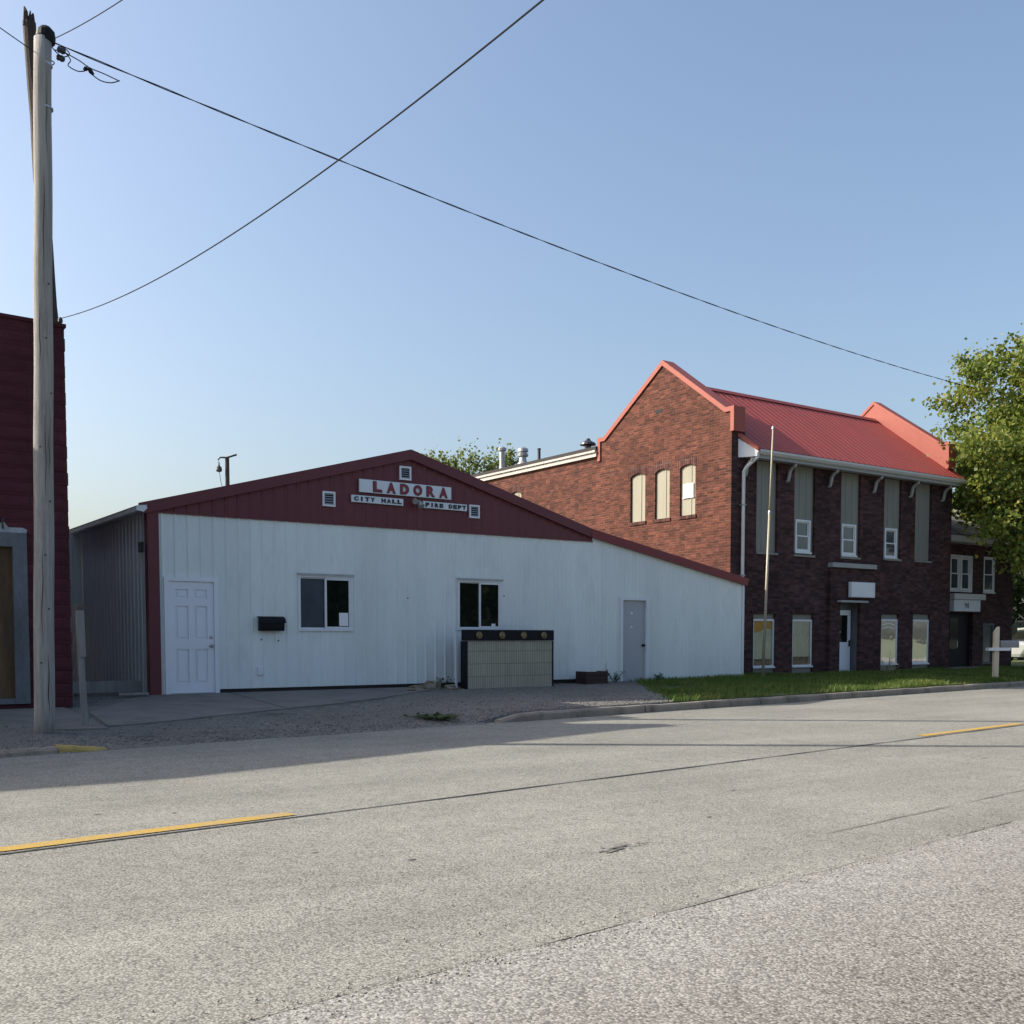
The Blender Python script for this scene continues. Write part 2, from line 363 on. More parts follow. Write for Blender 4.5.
class MB:
    def __init__(s): s.v = []; s.f = []
    def face(s, *pts):
        i = len(s.v); s.v += [tuple(p) for p in pts]; s.f.append(tuple(range(i, i + len(pts))))
    def box(s, x0, x1, y0, y1, z0, z1):
        i = len(s.v)
        s.v += [(x0, y0, z0), (x1, y0, z0), (x1, y1, z0), (x0, y1, z0), (x0, y0, z1), (x1, y0, z1), (x1, y1, z1), (x0, y1, z1)]
        s.f += [tuple(i + k for k in q) for q in ((0, 3, 2, 1), (4, 5, 6, 7), (0, 1, 5, 4), (1, 2, 6, 5), (2, 3, 7, 6), (3, 0, 4, 7))]
    def bbox(s, x0, x1, y0, y1, z0, z1, b=.01):
        """box with chamfered edges"""
        import bmesh
        bm = bmesh.new()
        bmesh.ops.create_cube(bm, size=1)
        for v in bm.verts:
            v.co = Vector(((x0 + x1) / 2 + v.co.x * (x1 - x0), (y0 + y1) / 2 + v.co.y * (y1 - y0), (z0 + z1) / 2 + v.co.z * (z1 - z0)))
        bmesh.ops.bevel(bm, geom=list(bm.edges), offset=b, segments=2, affect='EDGES', profile=.6)
        s.addbm(bm)
    def addbm(s, bm):
        bm.verts.index_update(); i = len(s.v)
        s.v += [tuple(v.co) for v in bm.verts]
        s.f += [tuple(i + v.index for v in f.verts) for f in bm.faces]
        bm.free()
    def prism(s, poly, axis, a, b):
        """polygon in the plane across `axis`, swept from a to b"""
        def P(p, t):
            return (t, p[0], p[1]) if axis == 'x' else (p[0], t, p[1]) if axis == 'y' else (p[0], p[1], t)
        n = len(poly)
        s.face(*[P(p, a) for p in poly]); s.face(*[P(p, b) for p in reversed(poly)])
        for k in range(n):
            p, q = poly[k], poly[(k + 1) % n]
            s.face(P(p, a), P(p, b), P(q, b), P(q, a))
    def strip(s, path, t_out, t_in, axis, a, b):
        """mitred band along a path, swept from a to b (t_out to the left of travel)"""
        path = [np.array(p, float) for p in path]; n = len(path)
        nr = []
        for k in range(n - 1):
            d = path[k + 1] - path[k]; d /= np.linalg.norm(d); nr.append(np.array((-d[1], d[0])))
        O, I = [], []
        for k in range(n):
            if k == 0: m = nr[0]
            elif k == n - 1: m = nr[-1]
            else:
                m = nr[k - 1] + nr[k]; m /= np.linalg.norm(m); m = m / max(.35, m @ nr[k])
            O.append(path[k] + m * t_out); I.append(path[k] - m * t_in)
        def P(p, t): return (t, p[0], p[1]) if axis == 'x' else (p[0], t, p[1])
        for k in range(n - 1):
            q = (O[k], O[k + 1], I[k + 1], I[k])
            s.face(*[P(p, a) for p in q]); s.face(*[P(p, b) for p in reversed(q)])
            s.face(P(O[k], a), P(O[k], b), P(O[k + 1], b), P(O[k + 1], a))
            s.face(P(I[k], a), P(I[k + 1], a), P(I[k + 1], b), P(I[k], b))
        for k in (0, n - 1):
            s.face(P(O[k], a), P(I[k], a), P(I[k], b), P(O[k], b))
    def tube(s, pts, r, n=8, caps=True):
        pts = [Vector(p) for p in pts]
        rs = r if isinstance(r, (list, tuple)) else [r] * len(pts)
        rings = []
        up = None
        for k, p in enumerate(pts):
            d = (pts[min(k + 1, len(pts) - 1)] - pts[max(k - 1, 0)]).normalized()
            if up is None or abs(up.dot(d)) > .98:
                up = Vector((0, 0, 1)) if abs(d.z) < .9 else Vector((1, 0, 0))
            a = d.cross(up).normalized(); c = a.cross(d).normalized(); up = c
            i = len(s.v)
            for j in range(n):
                t = 2 * math.pi * j / n
                s.v.append(tuple(p + (a * math.cos(t) + c * math.sin(t)) * rs[k]))
            rings.append(i)
        for k in range(len(pts) - 1):
            for j in range(n):
                s.f.append((rings[k] + j, rings[k] + (j + 1) % n, rings[k + 1] + (j + 1) % n, rings[k + 1] + j))
        if caps:
            s.f.append(tuple(rings[0] + j for j in reversed(range(n)))); s.f.append(tuple(rings[-1] + j for j in range(n)))
    def lathe(s, prof, c, n=16, axis='z'):
        rings = []
        for r, h in prof:
            i = len(s.v)
            for j in range(n):
                t = 2 * math.pi * j / n
                a, b = r * math.cos(t), r * math.sin(t)
                s.v.append((c[0] + a, c[1] + b, c[2] + h) if axis == 'z' else (c[0] + a, c[1] + h, c[2] + b) if axis == 'y' else (c[0] + h, c[1] + a, c[2] + b))
            rings.append(i)
        for k in range(len(prof) - 1):
            for j in range(n):
                s.f.append((rings[k] + j, rings[k] + (j + 1) % n, rings[k + 1] + (j + 1) % n, rings[k + 1] + j))
        s.f.append(tuple(rings[0] + j for j in range(n))); s.f.append(tuple(rings[-1] + j for j in range(n)))
    def build(s, name, m, parent=None, loc=None, smooth=False):
        b = base[parent.name] if parent is not None else Vector(loc if loc is not None else (0, 0, 0))
        me = bpy.data.meshes.new(name)
        me.from_pydata([(p[0] - b.x, p[1] - b.y, p[2] - b.z) for p in s.v], [], s.f)
        me.update()
        return link(name, me, m, parent, b, smooth)

def link(name, me, m, parent, b, smooth=False):
    import bmesh
    bm = bmesh.new(); bm.from_mesh(me)
    bmesh.ops.remove_doubles(bm, verts=bm.verts, dist=1e-5)
    bmesh.ops.recalc_face_normals(bm, faces=bm.faces)
    bm.to_mesh(me); bm.free()
    me.materials.append(m)
    if smooth:
        me.polygons.foreach_set("use_smooth", [True] * len(me.polygons))
    o = bpy.data.objects.new(name, me); col.objects.link(o)
    if parent is not None: o.parent = parent
    else: o.location = b
    base[o.name] = Vector(b)
    return o

def raw_mesh(name, V, F, m, parent=None, loc=(0, 0, 0)):
    """big leaf or blade meshes straight from arrays; F is (n,k)"""
    b = base[parent.name] if parent is not None else Vector(loc)
    V = np.asarray(V, np.float32) - np.array(b, np.float32)
    me = bpy.data.meshes.new(name)
    n, k = F.shape
    me.vertices.add(len(V)); me.vertices.foreach_set("co", V.ravel())
    me.loops.add(n * k); me.loops.foreach_set("vertex_index", F.ravel().astype(np.int32))
    me.polygons.add(n); me.polygons.foreach_set("loop_start", np.arange(0, n * k, k, dtype=np.int32))
    me.update(calc_edges=True); me.validate()
    me.materials.append(m)
    o = bpy.data.objects.new(name, me); col.objects.link(o)
    if parent is not None: o.parent = parent
    else: o.location = b
    base[o.name] = Vector(b)
    return o

def tag(o, label, cat, group=None):
    o["label"] = label; o["category"] = cat
    if group: o["group"] = group
    return o

def thing(name, loc, label, cat, group=None):
    o = bpy.data.objects.new(name, None); col.objects.link(o)
    o.location = loc; o.empty_display_size = .3
    base[o.name] = Vector(loc)
    return tag(o, label, cat, group)

def setting(o, kind='structure'):
    o["kind"] = kind; return o

def wall(mb, axis, plane, xs, zb, zt, openings=(), out=-1, depth=.1, prof=None):
    """upright wall; axis 'x' runs along X at Y=plane, 'y' along Y at X=plane. out = side it faces"""
    xs = list(xs)
    for o in openings:
        xs += list(np.linspace(o[0], o[1], 9)) if callable(o[3]) else [o[0], o[1]]
    xs = sorted(set(round(float(x), 5) for x in xs))
    if not callable(zb): zb0 = zb; zb = lambda x: zb0
    if not callable(zt): zt0 = zt; zt = lambda x: zt0
    def P(x, z, d=0.0):
        y = plane + out * ((prof(x) if prof else 0) - d)
        return (x, y, z) if axis == 'x' else (y, x, z)
    for a, b in zip(xs[:-1], xs[1:]):
        mid = (a + b) / 2
        ops = sorted([o for o in openings if o[0] - 1e-6 < mid < o[1] + 1e-6], key=lambda o: o[2])
        la, lb = zb(a), zb(b)
        for o in ops:
            top = o[3] if callable(o[3]) else (lambda x, t=o[3]: t)
            if o[2] > la + 1e-4: mb.face(P(a, la), P(b, lb), P(b, o[2]), P(a, o[2]))
            mb.face(P(a, top(a)), P(b, top(b)), P(b, top(b), depth), P(a, top(a), depth))
            mb.face(P(a, o[2]), P(b, o[2]), P(b, o[2], depth), P(a, o[2], depth))
            la, lb = top(a), top(b)
        mb.face(P(a, la), P(b, lb), P(b, zt(b)), P(a, zt(a)))
    for o in openings:
        top = o[3] if callable(o[3]) else (lambda x, t=o[3]: t)
        for x in (o[0], o[1]):
            mb.face(P(x, o[2]), P(x, top(x)), P(x, top(x), depth), P(x, o[2], depth))

RIB = .2286
def rib_xs(a, b, pitch=RIB):
    out = [a, b]
    k = math.ceil(a / pitch)
    while k * pitch < b:
        for d in (-.032, -.014, .014, .032):
            x = k * pitch + d
            if a < x < b: out.append(x)
        k += 1
    return out
def rib_prof(pitch=RIB, h=.015):
    def f(x):
        d = abs(x - round(x / pitch) * pitch)
        return h if d <= .0145 else h * max(0, (.032 - d) / .018) if d < .032 else 0.0
    return f

def pl(pts):
    """piecewise linear function"""
    X = [p[0] for p in pts]; Y = [p[1] for p in pts]
    return lambda x: float(np.interp(x, X, Y))

# lettering ---------------------------------------------------------
_gl = {}
def glyph(ch, bold=.035):
    if (ch, bold) in _gl: return _gl[ch, bold]
    cu = bpy.data.curves.new("glyph", 'FONT'); cu.body = ch; cu.size = 1; cu.offset = bold; cu.resolution_u = 4
    cu.fill_mode = 'BOTH'; cu.extrude = .02
    ob = bpy.data.objects.new("glyph", cu); col.objects.link(ob)
    bpy.context.view_layer.update()
    me = bpy.data.meshes.new_from_object(ob.evaluated_get(bpy.context.evaluated_depsgraph_get()))
    V = np.array([v.co[:] for v in me.vertices]); F = [tuple(p.vertices) for p in me.polygons]
    bpy.data.objects.remove(ob); bpy.data.curves.remove(cu); bpy.data.meshes.remove(me)
    _gl[ch, bold] = (V, F); return V, F

def letters(text, x0, x1, z0, z1, y_back, thick, fill=.72, bold=.035, grow=0.0, slope=0.0):
    """letters spread evenly from x0 to x1, on a face that looks towards -Y"""
    mb = MB(); n = len(text); cell = (x1 - x0) / n
    for k, ch in enumerate(text):
        if ch == ' ': continue
        V, F = glyph(ch, bold)
        lo, hi = V.min(0), V.max(0)
        w = cell * fill * (.38 if ch == 'I' else .5 if ch == '1' else 1)
        cx = x0 + cell * (k + .5)
        X = cx + ((V[:, 0] - lo[0]) / (hi[0] - lo[0]) - .5) * (w + 2 * grow)
        Z = z0 - grow + (V[:, 1] - lo[1]) / (hi[1] - lo[1]) * (z1 - z0 + 2 * grow)
        Y = y_back - (V[:, 2] - lo[2]) / (hi[2] - lo[2]) * thick
        i = len(mb.v)
        mb.v += list(zip(X, Y, Z)); mb.f += [tuple(i + q for q in f) for f in F]
    return mb

# window whose face looks towards -Y --------------------------------
def ring(mb, x0, x1, z0, z1, w, y0, y1, wb=None, wt=None):
    wb = wb or w; wt = wt or w
    mb.box(x0, x1, y0, y1, z0, z0 + wb); mb.box(x0, x1, y0, y1, z1 - wt, z1)
    mb.box(x0, x0 + w, y0, y1, z0 + wb, z1 - wt); mb.box(x1 - w, x1, y0, y1, z0 + wb, z1 - wt)

def slider(parent, x0, x1, z0, z1, y, left, right):
    mb = MB(); ring(mb, x0, x1, z0, z1, .045, y - .035, y + .07)
    mid = (x0 + x1) / 2
    w = mb.build('window', MT['vinyl'], parent)
    s1 = MB(); ring(s1, x0 + .045, mid + .02, z0 + .045, z1 - .045, .022, y + .005, y + .03); s1.build('sash', MT['vinyl'], w)
    s2 = MB(); ring(s2, mid - .02, x1 - .045, z0 + .045, z1 - .045, .04, y - .025, y + .003); s2.build('sash', MT['vinyl'], w)
    p = MB(); p.box(x0 + .067, mid - .0, y + .015, y + .022, z0 + .067, z1 - .067); p.build('pane', left, w)
    p = MB(); p.box(mid + .02, x1 - .085, y - .012, y - .005, z0 + .085, z1 - .085); p.build('pane', right, w)
    hd = MB(); hd.box(x0 - .02, x1 + .02, y - .055, y - .036, z1 - .01, z1 + .03); hd.build('head_flashing', MT['galv'], w)
    return w

def double_hung(parent, x0, x1, z0, z1, y, gl, fr=None, w=.055, sill=True):
    fr = fr or MT['vinyl']
    mb = MB(); ring(mb, x0, x1, z0, z1, w, y - .03, y + .06)
    o = mb.build('window', fr, parent)
    zm = (z0 + z1) / 2
    s = MB(); ring(s, x0 + w, x1 - w, zm - .02, z1 - w, .03, y + .012, y + .035); s.build('sash', fr, o)
    s = MB(); ring(s, x0 + w, x1 - w, z0 + w, zm + .02, .035, y - .015, y + .01); s.build('sash', fr, o)
    p = MB(); p.box(x0 + w + .03, x1 - w - .03, y + .02, y + .026, zm + .01, z1 - w - .03); p.build('pane', gl, o)
    p = MB(); p.box(x0 + w + .035, x1 - w - .035, y - .004, y + .002, z0 + w + .035, zm - .015); p.build('pane', gl, o)
    if sill:
        s = MB(); s.box(x0 - .03, x1 + .03, y - .06, y - .032, z0 - .03, z0 + .012); s.build('sill', fr, o)
    return o

# ------------------------------------------------------------------ the lie of the land
def vk(u): return -5.0 + KS * (u - 3.8)             # face of the kerb
def zb_edge(u): return float(np.interp(u, [-60, -2.9, -2.1, 3.4, 4.3, 100], [.08, .08, .02, .02, .14, .15]))
def gz(u, v):
    k = vk(u); s = min(1, max(0, (v - k) / (-.3 - k)))
    e = zb_edge(u)
    return e + (.30 - e) * (s * .85 + .15 * s * s)

def road_pt(a, b, z=0.0):
    """a along the road from u=0, b towards the buildings from the centre joint"""
    return (a * math.cos(ROT) - b * math.sin(ROT), -11.13 + a * math.sin(ROT) + b * math.cos(ROT), z)

def sheet(pts, name, m, parent=None):
    mb = MB(); mb.face(*pts); return mb.build(name, m, parent)

g = sheet([(-900, -900, -.05), (900, -900, -.05), (900, 900, -.05), (-900, 900, -.05)], 'ground', MT['earth']); setting(g)
mb = MB(); mb.face(road_pt(-160, SH), road_pt(220, SH), road_pt(220, 5.9), road_pt(-160, 5.9))
road = mb.build('road', MT['road']); setting(road)
def ragged(a0, a1, b, amp, step, seed):
    r = random.Random(seed); out = []; a = a0; y = 0
    while a <= a1:
        y = y * .7 + r.uniform(-amp, amp); out.append((a, b + y)); a += step
    return out
# near edge: coarse chips lap raggedly over the lane edge
mb = MB(); ed = [(-160, SH)] + ragged(-40, 60, SH, .02, .25, 3) + [(220, SH)]
for p, q in zip(ed[:-1], ed[1:]):
    mb.face(road_pt(*p, .003), road_pt(*q, .003), road_pt(q[0], -14, .003), road_pt(p[0], -14, .003))
sh = mb.build('road_shoulder', MT['shoulder']); setting(sh)

def ribbon(pts, w, z, name, m, parent, wj=0.0, seed=1):
    r = random.Random(seed); mb = MB(); L, Rr = [], []
    for k, p in enumerate(pts):
        d = np.array(pts[min(k + 1, len(pts) - 1)]) - np.array(pts[max(k - 1, 0)]); d = d / np.linalg.norm(d)
        n = np.array((-d[1], d[0])); ww = w * (1 + r.uniform(-wj, wj)) / 2
        L.append(np.array(p) + n * ww); Rr.append(np.array(p) - n * ww)
    for k in range(len(pts) - 1):
        mb.face(road_pt(*L[k], z), road_pt(*L[k + 1], z), road_pt(*Rr[k + 1], z), road_pt(*Rr[k], z))
    return setting(mb.build(name, m, parent))
ribbon(ragged(-40, 70, 0, .003, .5, 5), .03, .005, 'centre_joint', MT['seam'], road, .5, 2)
ribbon(ragged(-30, 40, SH + .008, .02, .25, 3), .0045, .006, 'edge_crack', MT['crack'], road, .5, 4)
ribbon(ragged(0, 40, SH + .62, .012, .3, 9), .007, .005, 'hairline_crack', MT['crack'], road, .9, 5)
ribbon(ragged(5, 40, SH + 1.25, .012, .3, 19), .007, .005, 'hairline_crack', MT['crack'], road, .9, 6)
ribbon(ragged(2, 22, 3.2, .01, .3, 29), .007, .005, 'hairline_crack', MT['crack'], road, .9, 7)
for a0, a1 in ((-5.3, -2.28), (7.15, 10.2)):
    ribbon([(a, .15) for a in np.linspace(a0, a1, 8)], .15, .006, 'lane_line', MT['yellow'], road, .06, 8)
# tar spill in the near lane
r = random.Random(4)
mb = MB(); ctr = np.array((-1.42, -2.32))
for k in range(46):
    t = r.uniform(-1, 1); c = ctr + np.array((t * .24 + r.gauss(0, .03), .03 * math.sin(t * 4) + r.gauss(0, .022)))
    rad = r.uniform(.006, .020) * (1.3 - abs(t))
    mb.face(*[road_pt(c[0] + rad * 2.6 * math.cos(q), c[1] + rad * .8 * math.sin(q + .5), .004 + k * .0001) for q in np.linspace(0, 6.283, 8)[:-1]])
setting(mb.build('tar_spill', MT['patch'], road))
mb = MB(); r = random.Random(14)
for k in range(60):
    a, b = r.uniform(-6, 14), r.uniform(-3.3, 4.5); rad = r.uniform(.006, .022)
    mb.face(*[road_pt(a + rad * r.uniform(1, 2.6) * math.cos(q), b + rad * r.uniform(.5, 1) * math.sin(q), .0042) for q in np.linspace(0, 6.283, 7)[:-1]])
setting(mb.build('road_flecks', MT['patch'], road), 'stuff')

# gravel apron and grass verge follow one sloping surface
def gb(s): return 8.0 + 3.6 * s ** .9               # where gravel gives way to grass, kerb to wall
def land(name, m, ua, ub, nu, ns, v1, jit, lift=0.0):
    mb = MB(); P = []
    r = random.Random(len(name))
    for j in range(-1, ns + 1):
        s = max(0, j) / ns; row = []
        a = ua(s) if callable(ua) else ua; b = ub(s) if callable(ub) else ub
        for i in range(nu + 1):
            u = a + (b - a) * i / nu; v = vk(u) + s * (v1 - vk(u))
            if j < 0 and (u > 3.6 or name != 'gravel_apron'): row.append((u, v + .002, .0))
            elif j < 0: row.append((u, v - .10 - .06 * math.sin(u * 2.1) - r.uniform(0, .10), -.004))
            else: row.append((u, v, gz(u, v) + lift + (r.uniform(-jit, jit) if 0 < j < ns else 0)))
        P.append(row)
    for j in range(ns + 1):
        for i in range(nu):
            mb.face(P[j][i], P[j][i + 1], P[j + 1][i + 1], P[j + 1][i])
    return setting(mb.build(name, m, smooth=True))
land('gravel_apron', MT['gravel'], -16, gb, 110, 26, .75, .008)
land('grass_verge', MT['soil'], gb, 90, 90, 26, .75, .008)
sheet([(-16, .7, .295), (15, .7, .295), (15, 9, .295), (-16, 9, .295)], 'side_yard', MT['gravel']); setting(bpy.data.objects['side_yard'])
sheet([(24.5, .7, .29), (120, .7, .29), (120, 80, .29), (24.5, 80, .29)], 'lawn', MT['soil']); setting(bpy.data.objects['lawn'])
# concrete walk in front of the doors, three slabs with gaps, thick enough to show an edge
mb = MB()
def slab(poly, t=.05):
    top = [(u, v, gz(u, v) + .022) for u, v in poly]; bot = [(u, v, gz(u, v) - t) for u, v in poly]
    n = len(poly); mb.face(*top)
    for k in range(n): mb.face(top[k], top[(k + 1) % n], bot[(k + 1) % n], bot[k])
slab([(-14, -3.9), (-6.02, -4.0), (-6.02, -1.5), (-14, -1.5)])
slab([(-6.0, -4.0), (-1.75, -4.05), (-1.75, -1.5), (-6.0, -1.5)])
slab([(-1.70, -3.85), (-.9, -3.6), (.1, -3.15), (1.35, -2.65), (1.35, -.02), (-.15, -.02), (-1.55, -2.2)])
slab([(1.38, -2.63), (2.6, -2.15), (3.7, -1.65), (4.6, -1.15), (5.35, -.75), (5.5, -.06), (1.38, -.06)])
setting(mb.build('concrete_walk', MT['slab']))
# kerb
def kerb(name, ua, ub, m, parent=None, h=.125, n=40, end0=False, end1=False):
    mb = MB(); rings = []
    r = random.Random(int(ua * 7))
    for i in range(n + 1):
        u = ua + (ub - ua) * i / n; v = vk(u) + r.uniform(-.012, .012)
        hh = h + r.uniform(-.006, .006)
        if end0: hh *= min(1, .28 + (u - ua) / .75)
        if end1: hh *= min(1, .28 + (ub - u) / .75)
        rings.append([(u, v - .165, -.03), (u, v - .15, hh - .03), (u, v - .12, hh), (u, v + .03, hh + .004), (u, v + .035, -.03)])
    for jn, (p, q) in enumerate(zip(rings[:-1], rings[1:])):
        if n > 60 and jn % 7 == 6:
            q = [(p[k][0] + (q[k][0] - p[k][0]) * .96, q[k][1], q[k][2]) for k in range(5)]
            mb.face(*q)
        for k in range(4): mb.face(p[k], p[k + 1], q[k + 1], q[k])
    mb.face(*rings[0]); mb.face(*rings[-1])
    return setting(mb.build(name, m, parent))
kb = kerb('kerb', 3.75, 90, MT['kerb'], n=180, end0=True)
kl = kerb('kerb', -40, -2.76, MT['kerb'], n=90, h=.07)
kerb('painted_kerb_end', -2.755, -2.22, MT['yellow_kerb'], kl, n=6, h=.085, end1=True)

# ------------------------------------------------------------------ white metal hall
hall = thing('town_hall', (0, 0, .3), "long low white metal-sided hall with a dark red gable, between the brick buildings", "building")
PEAK = (5.12, 4.98)
rake = pl([(-.08, 3.58), PEAK, (9.76, 3.69), (14.84, 2.75)])
prof = rib_prof()
WIN = [(2.72, 3.85, 1.43, 2.48), (6.23, 7.33, 1.46, 2.50)]
DOOR = (.24, 1.19, .30, 2.35)
mb = MB()
wall(mb, 'x', 0, rib_xs(.16, 9.8) + [1.15, 1.2], lambda x: .30 if x < 1.19 else .385, 3.46, [(*w[:4],) for w in WIN] + [DOOR], -1, .08, prof)
mb.build('front_siding', MT['siding'], hall)
mb = MB()
wall(mb, 'x', .001, rib_xs(9.802, 14.7), .27, lambda x: rake(x) - .08, [(10.64, 11.5, .27, 2.23)], -1, .08, rib_prof(h=.009))
mb.build('addition_siding', MT['siding'], hall)
mb = MB()
wall(mb, 'x', -.004, rib_xs(0, 9.80) + [PEAK[0]], 3.462, lambda x: rake(x) - .04, [], -1, .05, prof)
mb.build('gable_siding', MT['red_metal'], hall)
mb = MB(); mb.box(.0, 9.8, -.034, -.006, 3.445, 3.475); mb.build('drip_trim', MT['red_metal'], hall)
mb = MB(); mb.box(-.03, .165, -.045, -.002, .32, 3.52); mb.box(-.03, -.002, -.001, .14, .32, 3.5); mb.build('corner_trim', MT['red_metal'], hall)
mb = MB(); mb.box(14.66, 14.725, -.03, -.002, .27, 2.70); mb.box(14.702, 14.725, 0, .1, .27, 2.7); mb.build('corner_trim', MT['vinyl'], hall)
mb = MB(); mb.strip([(-.16, 3.555), PEAK, (9.74, 3.695)], .035, .155, 'y', -.085, -.026)
mb.build('rake_trim', MT['red_metal'], hall)
mb = MB(); mb.strip([(9.745, 3.694), (14.80, 2.755)], .035, .15, 'y', -.087, -.026)
mb.build('rake_trim', MT['red_trim'], hall)
# roof sheets
mb = MB()
xs = rib_xs(-.18, 14.86) + [PEAK[0], 9.76]
xs = sorted(set(xs))
rp = rib_prof(h=.02)
def rz(x): return float(np.interp(x, [-.18, PEAK[0], 9.76, 14.88], [3.555, 4.985, 3.695, 2.745]))
for a, b in zip(xs[:-1], xs[1:]):
    mb.face((a, -.08, rz(a) + rp(a)), (b, -.08, rz(b) + rp(b)), (b, 16, rz(b) + rp(b)), (a, 16, rz(a) + rp(a)))
    mb.face((a, -.08, rz(a) - .03), (b, -.08, rz(b) - .03), (b, 16, rz(b) - .03), (a, 16, rz(a) - .03))
mb.face((-.18, -.08, rz(-.18)), (-.18, 16, rz(-.18)), (-.18, 16, rz(-.18) - .03), (-.18, -.08, rz(-.18) - .03))
roof = mb.build('roof', MT['roof_pale'], hall)
mb = MB(); mb.lathe([(.07, 0), (.07, .62), (.17, .63), (.19, .70), (.12, .78), (.02, .80)], (8.75, 2.0, 3.9), 14); mb.build('roof_vent', MT['galv'], roof, smooth=False)
mb = MB(); wall(mb, 'y', 0, rib_xs(.1, 16), .30, 3.55, [], -1, .05, rib_prof(h=.014)); mb.build('side_siding', MT['siding_side'], hall)
mb = MB(); wall(mb, 'y', 14.7, [.1, 16], .27, 2.74, [], 1); wall(mb, 'x', 16, [0, PEAK[0], 9.76, 14.7], .27, lambda x: rake(x) - .08, [], 1); mb.build('rear_siding', MT['siding_side'], hall)
mb = MB(); mb.box(-.17, -.035, -.02, 16, 3.47, 3.51); mb.box(-.20, -.17, -.09, 16, 3.455, 3.525); eg = mb.build('eave_gutter', MT['siding_side'], hall)
mb = MB(); mb.prism([(-.22, 3.46), (-.10, 3.44), (-.04, 3.50), (-.05, 3.56), (-.22, 3.54)], 'y', -.10, -.087); mb.build('end_cap', MT['vinyl'], eg)
mb = MB(); mb.box(.17, 9.8, .06, .2, .2, .395); mb.box(9.8, 14.68, .02, .2, .15, .28); mb.build('foundation', MT['dark_found'], hall)
# white six-panel door
fr = MB()
fr.box(.235, .315, -.05, .06, .30, 2.29); fr.box(1.115, 1.195, -.05, .06, .30, 2.29); fr.box(.235, 1.195, -.05, .06, 2.29, 2.36)
df = fr.build('door_frame', MT['door_white'], hall)
lf = MB(); lf.box(.317, 1.113, .004, .045, .335, 2.288)
X = (.317, .435, .660, .770, .995, 1.113); Z = (.335, .50, 1.10, 1.27, 1.86, 1.99, 2.15, 2.288)
for a, b in ((X[0], X[1]), (X[2], X[3]), (X[4], X[5])): lf.box(a, b, -.020, .003, Z[0], Z[7])
for a, b in ((Z[0], Z[1]), (Z[2], Z[3]), (Z[4], Z[5]), (Z[6], Z[7])):
    for p, q in ((X[1], X[2]), (X[3], X[4])): lf.box(p, q, -.0195, .003, a, b)
for a, b in ((Z[1], Z[2]), (Z[3], Z[4]), (Z[5], Z[6])):
    for p, q in ((X[1], X[2]), (X[3], X[4])): lf.bbox(p + .035, q - .035, -.012, .003, a + .035, b - .035, .007)
dl = lf.build('door', MT['door_white'], hall)
kn = MB(); kn.lathe([(.028, .0), (.028, -.012), (.012, -.016), (.012, -.045), (.03, -.052), (.033, -.07), (.02, -.085)], (1.055, -.02, 1.16), 14, 'y'); kn.build('door_knob', MT['steel'], dl, smooth=False)
kn = MB(); kn.lathe([(.027, .0), (.027, -.014), (.018, -.022)], (1.055, -.02, 1.31), 14, 'y'); kn.build('deadbolt', MT['steel'], dl)
th = MB(); th.box(.315, 1.115, -.09, .04, .285, .332); th.build('threshold', MT['steel'], df)
# grey steel door
fr = MB()
fr.box(10.63, 10.70, -.045, .06, .27, 2.17); fr.box(11.42, 11.51, -.045, .06, .27, 2.17); fr.box(10.63, 11.51, -.045, .06, 2.17, 2.245)
df2 = fr.build('door_frame', MT['vinyl'], hall)
lf = MB(); lf.box(10.703, 11.417, .012, .05, .285, 2.168); dl2 = lf.build('door', MT['grey_door'], hall)
kn = MB(); kn.lathe([(.03, 0), (.03, -.012), (.014, -.018), (.014, -.04), (.032, -.05), (.02, -.075)], (11.345, .011, 1.13), 14, 'y'); kn.build('door_knob', MT['black'], dl2)
kn = MB(); kn.lathe([(.035, 0), (.035, -.006), (.02, -.009)], (11.0, .011, 1.87), 14, 'y'); kn.build('peephole_plate', MT['white_paint'], dl2)
kn = MB(); kn.box(10.97, 11.02, .004, .011, 1.54, 1.58); kn.build('faded_sticker', MT['paper'], dl2)
for z in (.5, 1.2, 1.95):
    hg = MB(); hg.box(10.695, 10.712, -.008, .012, z, z + .1); hg.build('hinge', MT['steel'], dl2)
slider(hall, *WIN[0][:2], *WIN[0][2:], 0, MT['screen'], MT['glass_dark'])
slider(hall, *WIN[1][:2], *WIN[1][2:], 0, MT['glass_dark'], MT['glass_dark'])
def gvent(x0, x1, z0, z1):
    m = MB(); ring(m, x0, x1, z0, z1, .035, -.05, -.012)
    o = m.build('gable_vent', MT['vinyl'], hall)
    b = MB(); b.box(x0 + .035, x1 - .035, -.024, -.018, z0 + .035, z1 - .035); b.build('screen', MT['black'], o)
    l = MB(); n = 5
    for k in range(n):
        z = z0 + .05 + (z1 - z0 - .1) * k / (n - 1)
        l.face((x0 + .035, -.045, z - .012), (x1 - .035, -.045, z - .012), (x1 - .035, -.028, z + .012), (x0 + .035, -.028, z + .012))
    l.build('louvre_slats', MT['galv'], o)
gvent(4.88, 5.14, 4.41, 4.68); gvent(3.23, 3.49, 3.78, 4.06); gvent(6.51, 6.76, 3.77, 4.04)
ob = MB(); ob.bbox(1.91, 2.02, -.035, .0, .62, .77, .008); ob.build('outlet_cover', MT['white_paint'], hall)
fx = MB(); fx.bbox(-.09, -.025, .20, .32, 2.78, 2.96, .012); fx.build('corner_fixture', MT['dark_steel'], hall)
# bolts and small holes left in the siding
for x, z in ((5.07, 2.09), (5.72, 2.55), (7.40, 2.19), (2.0, 1.27), (2.33, 1.25)):
    ho = MB(); ho.lathe([(.016, -.0), (.016, -.006), (.006, -.011)], (x, -.001, z), 8, 'y'); ho.build('siding_bolt', MT['dark_steel'], hall)

